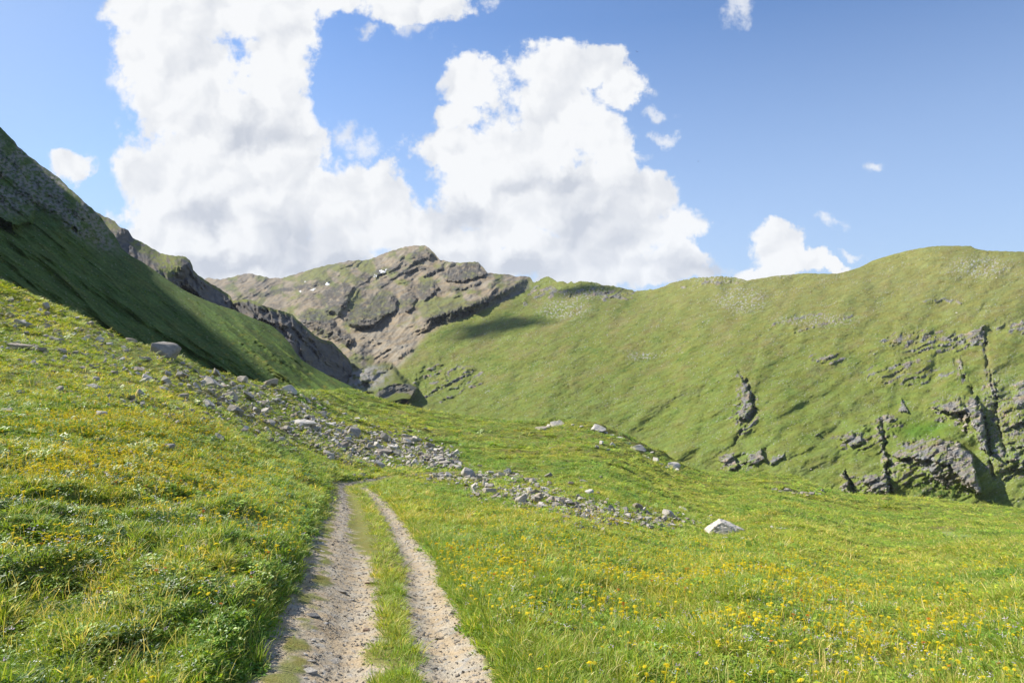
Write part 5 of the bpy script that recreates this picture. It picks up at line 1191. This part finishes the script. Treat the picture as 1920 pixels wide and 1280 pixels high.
k = (py > SKY_L(px) + 4) & (py < np.minimum(BOT_L(px), BROW(px) + 10)) & (fbm((px + .78 * py) / 40, (py - .78 * px) / 14, 4, 715) + 0.5 * fbm(px / 8, py / 6, 3, 717) + rng.uniform(-.3, .3, n) > 0.0); px, py = px[k], py[k]
x, y, z = far_pt(px, py, LEFT_D, -1500, 1.8); sz = rng.uniform(1.2, 3.2, len(x)) / F * y * 0.62
add_pts(x, y, z - sz * .1, sz, rng.uniform(.4, .8, len(x)), rng.choice(4, len(x), p=[.35, .3, .25, .1]), .3)
scatter('slope_tussocks', np.vstack(P_), np.vstack(R_), np.vstack(S_), np.concatenate(I_), HC)

# ------------------------------------------------------------------ a cloud overhead, out of the picture, whose shade lies on the pass
def cloud_mesh(seed, sx, sy, sz):
    from mathutils import noise
    bm = bmesh.new(); bmesh.ops.create_icosphere(bm, subdivisions=5, radius=1.0); r = random.Random(seed)
    cs = [(Vector((r.uniform(-.75, .75), r.uniform(-.6, .6), r.uniform(-.2, .4))), r.uniform(.18, .42)) for _ in range(26)]
    for v in bm.verts:
        d = v.co.normalized(); best = 0.2
        for c, rad in cs:
            b_ = d.dot(c); q = b_ * b_ - c.length_squared + rad * rad
            if q > 0: best = max(best, b_ + math.sqrt(q))
        best += 0.09 * noise.fractal(d * 4, 0.8, 2.1, 5); v.co = Vector((d.x * best * sx, d.y * best * sy, max(d.z * best, -0.22) * sz))
    me = D.meshes.new('cloud'); bm.to_mesh(me); bm.free(); me.polygons.foreach_set('use_smooth', np.ones(len(me.polygons), bool)); return me
CLM = plain_mat('cloud_white', (0.85, 0.86, 0.88), 1.0, 0.3, 0.03, 0.01)
for k, (px, py, d, t_, sx, sy, sz, lab) in enumerate([(925, 608, 640, 3000, 50, 34, 17, 'wide white cloud high on the left outside the view, shading the hillside below the pass'), (1110, 553, 760, 3250, 36, 28, 15, 'small white cloud high on the left outside the view, shading the rocky ridge')]):
    P0 = Vector(((px - 960) / F * d, d, CZ + (640 - py) / F * d)) + SUN * t_
    me = cloud_mesh(31 + k, sx, sy, sz); me.materials.append(CLM); o = link('cloud', me); o.location = P0; tag(o, lab, 'cloud')
# two birds far off over the ridge
def bird_mesh():
    V_ = [(0, -.5, 0), (.07, -.2, .02), (0, .0, .09), (-.07, -.2, .02), (0, .55, 0), (.07, .15, -.03), (-.07, .15, -.03), (.55, .12, .16), (.5, -.12, .15), (1.1, -.1, .06), (-.55, .12, .16), (-.5, -.12, .15), (-1.1, -.1, .06), (.12, -.62, 0), (-.12, -.62, 0)]
    F_ = [(0, 1, 2), (0, 2, 3), (1, 5, 4, 2), (3, 2, 4, 6), (0, 3, 6), (0, 6, 5, 1), (4, 5, 6), (1, 8, 7, 5), (8, 9, 7), (3, 6, 10, 11), (11, 10, 12), (0, 13, 1), (0, 3, 14)]
    return mesh_from('bird', V_, F_)
bme = bird_mesh(); bme.materials.append(plain_mat('dark_feathers', (0.03, 0.03, 0.035), 0.7))
for (px, py, d, s, rz, rx, lab) in [(1194, 97, 150, .42, 20, 60, 'tiny dark bird flying high above the top of the right-hand cloud'), (1309, 303, 170, .32, 80, 10, 'tiny dark bird flying in the blue sky right of the big cloud')]:
    o = link('bird', bme); o.location = ((px - 960) / F * d, d, CZ + (640 - py) / F * d); o.scale = (s, s, s); o.rotation_euler = (R(rx), R(15), R(rz)); tag(o, lab, 'bird')

# ------------------------------------------------------------------ thin summer haze
bpy.context.view_layer.update()
lo = np.full(3, 1e9); hi = -lo
for o in COL.objects:
    if o.type == 'MESH' and o.name in ('meadow', 'path', 'mountain', 'hillside', 'left_slope', 'gorge_cliff'):
        c = np.array([o.matrix_world @ Vector(b) for b in o.bound_box]); lo = np.minimum(lo, c.min(0)); hi = np.maximum(hi, c.max(0))
lo -= (20, 20, 1); hi += (20, 20, 20)
hb = [(x, y, z) for x in (lo[0], hi[0]) for y in (lo[1], hi[1]) for z in (lo[2], hi[2])]
me = mesh_from('haze', hb, [(0, 1, 3, 2), (4, 6, 7, 5), (0, 4, 5, 1), (2, 3, 7, 6), (0, 2, 6, 4), (1, 5, 7, 3)])
hm_, t, oo = new_mat('haze_air'); pv = t.n('ShaderNodeVolumePrincipled'); pv.inputs['Color'].default_value = (0.80, 0.88, 1.0, 1); pv.inputs['Density'].default_value = 0.00005
t.l.new(pv.outputs[0], oo.inputs['Volume']); me.materials.append(hm_); tag(link('haze', me), kind='stuff')

# ------------------------------------------------------------------ old snow on the far mountain
SNOW = plain_mat('old_snow', (0.60, 0.61, 0.63), 0.6, 0.0, 0.05, 0.3)
for (cx, cy, w, h_, lab) in [(719, 508, 10, 5.5, 'largest white snow patch below the summit cliffs of the far mountain'), (703, 517, 6.5, 4, 'small snow patch just left of and below the largest one under the summit cliffs'), (587, 543, 8, 3, 'thin snow strip under the long dark ledge on the left flank of the far mountain'),
                             (614, 532, 5, 4.5, 'small snow patch at the right end of the long dark ledge on the far mountain'), (572, 528, 5, 2, 'faint narrow snow streak above the long ledge on the left shoulder of the far mountain'), (563, 546, 4, 2.5, 'tiny snow patch at the left end of the ledge on the far mountain')]:
    n = 14; V_ = []; Fc = []
    ang = np.linspace(0, 2 * np.pi, n, endpoint=False); rr_ = 1 + 0.35 * np.sin(ang * 3 + cx) + 0.2 * np.sin(ang * 5 + cy)
    for ring_, k_ in ((0, 0.02), (1, .55), (2, 1.0)):
        px = cx + 0.7 * w * k_ * rr_ * np.cos(ang) + (0.5 * h_ * k_ * np.sin(ang)); py = cy + 0.65 * h_ * k_ * rr_ * np.sin(ang) - 0.35 * w * k_ * np.cos(ang)
        x, y, z = far_pt(px, py); off = (4.5, 4.0, -1.5)[ring_]
        V_ += list(zip(x * (1 - off / y), y - off, CZ + (z - CZ) * (1 - off / y)))
    for q_ in range(2): Fc += [(q_ * n + i, q_ * n + (i + 1) % n, (q_ + 1) * n + (i + 1) % n, (q_ + 1) * n + i) for i in range(n)]
    Fc.append(tuple(range(n))); me = mesh_from('snow_patch', V_, Fc, smooth=True); me.materials.append(SNOW); tag(link('snow_patch', me), lab, 'snow patch')
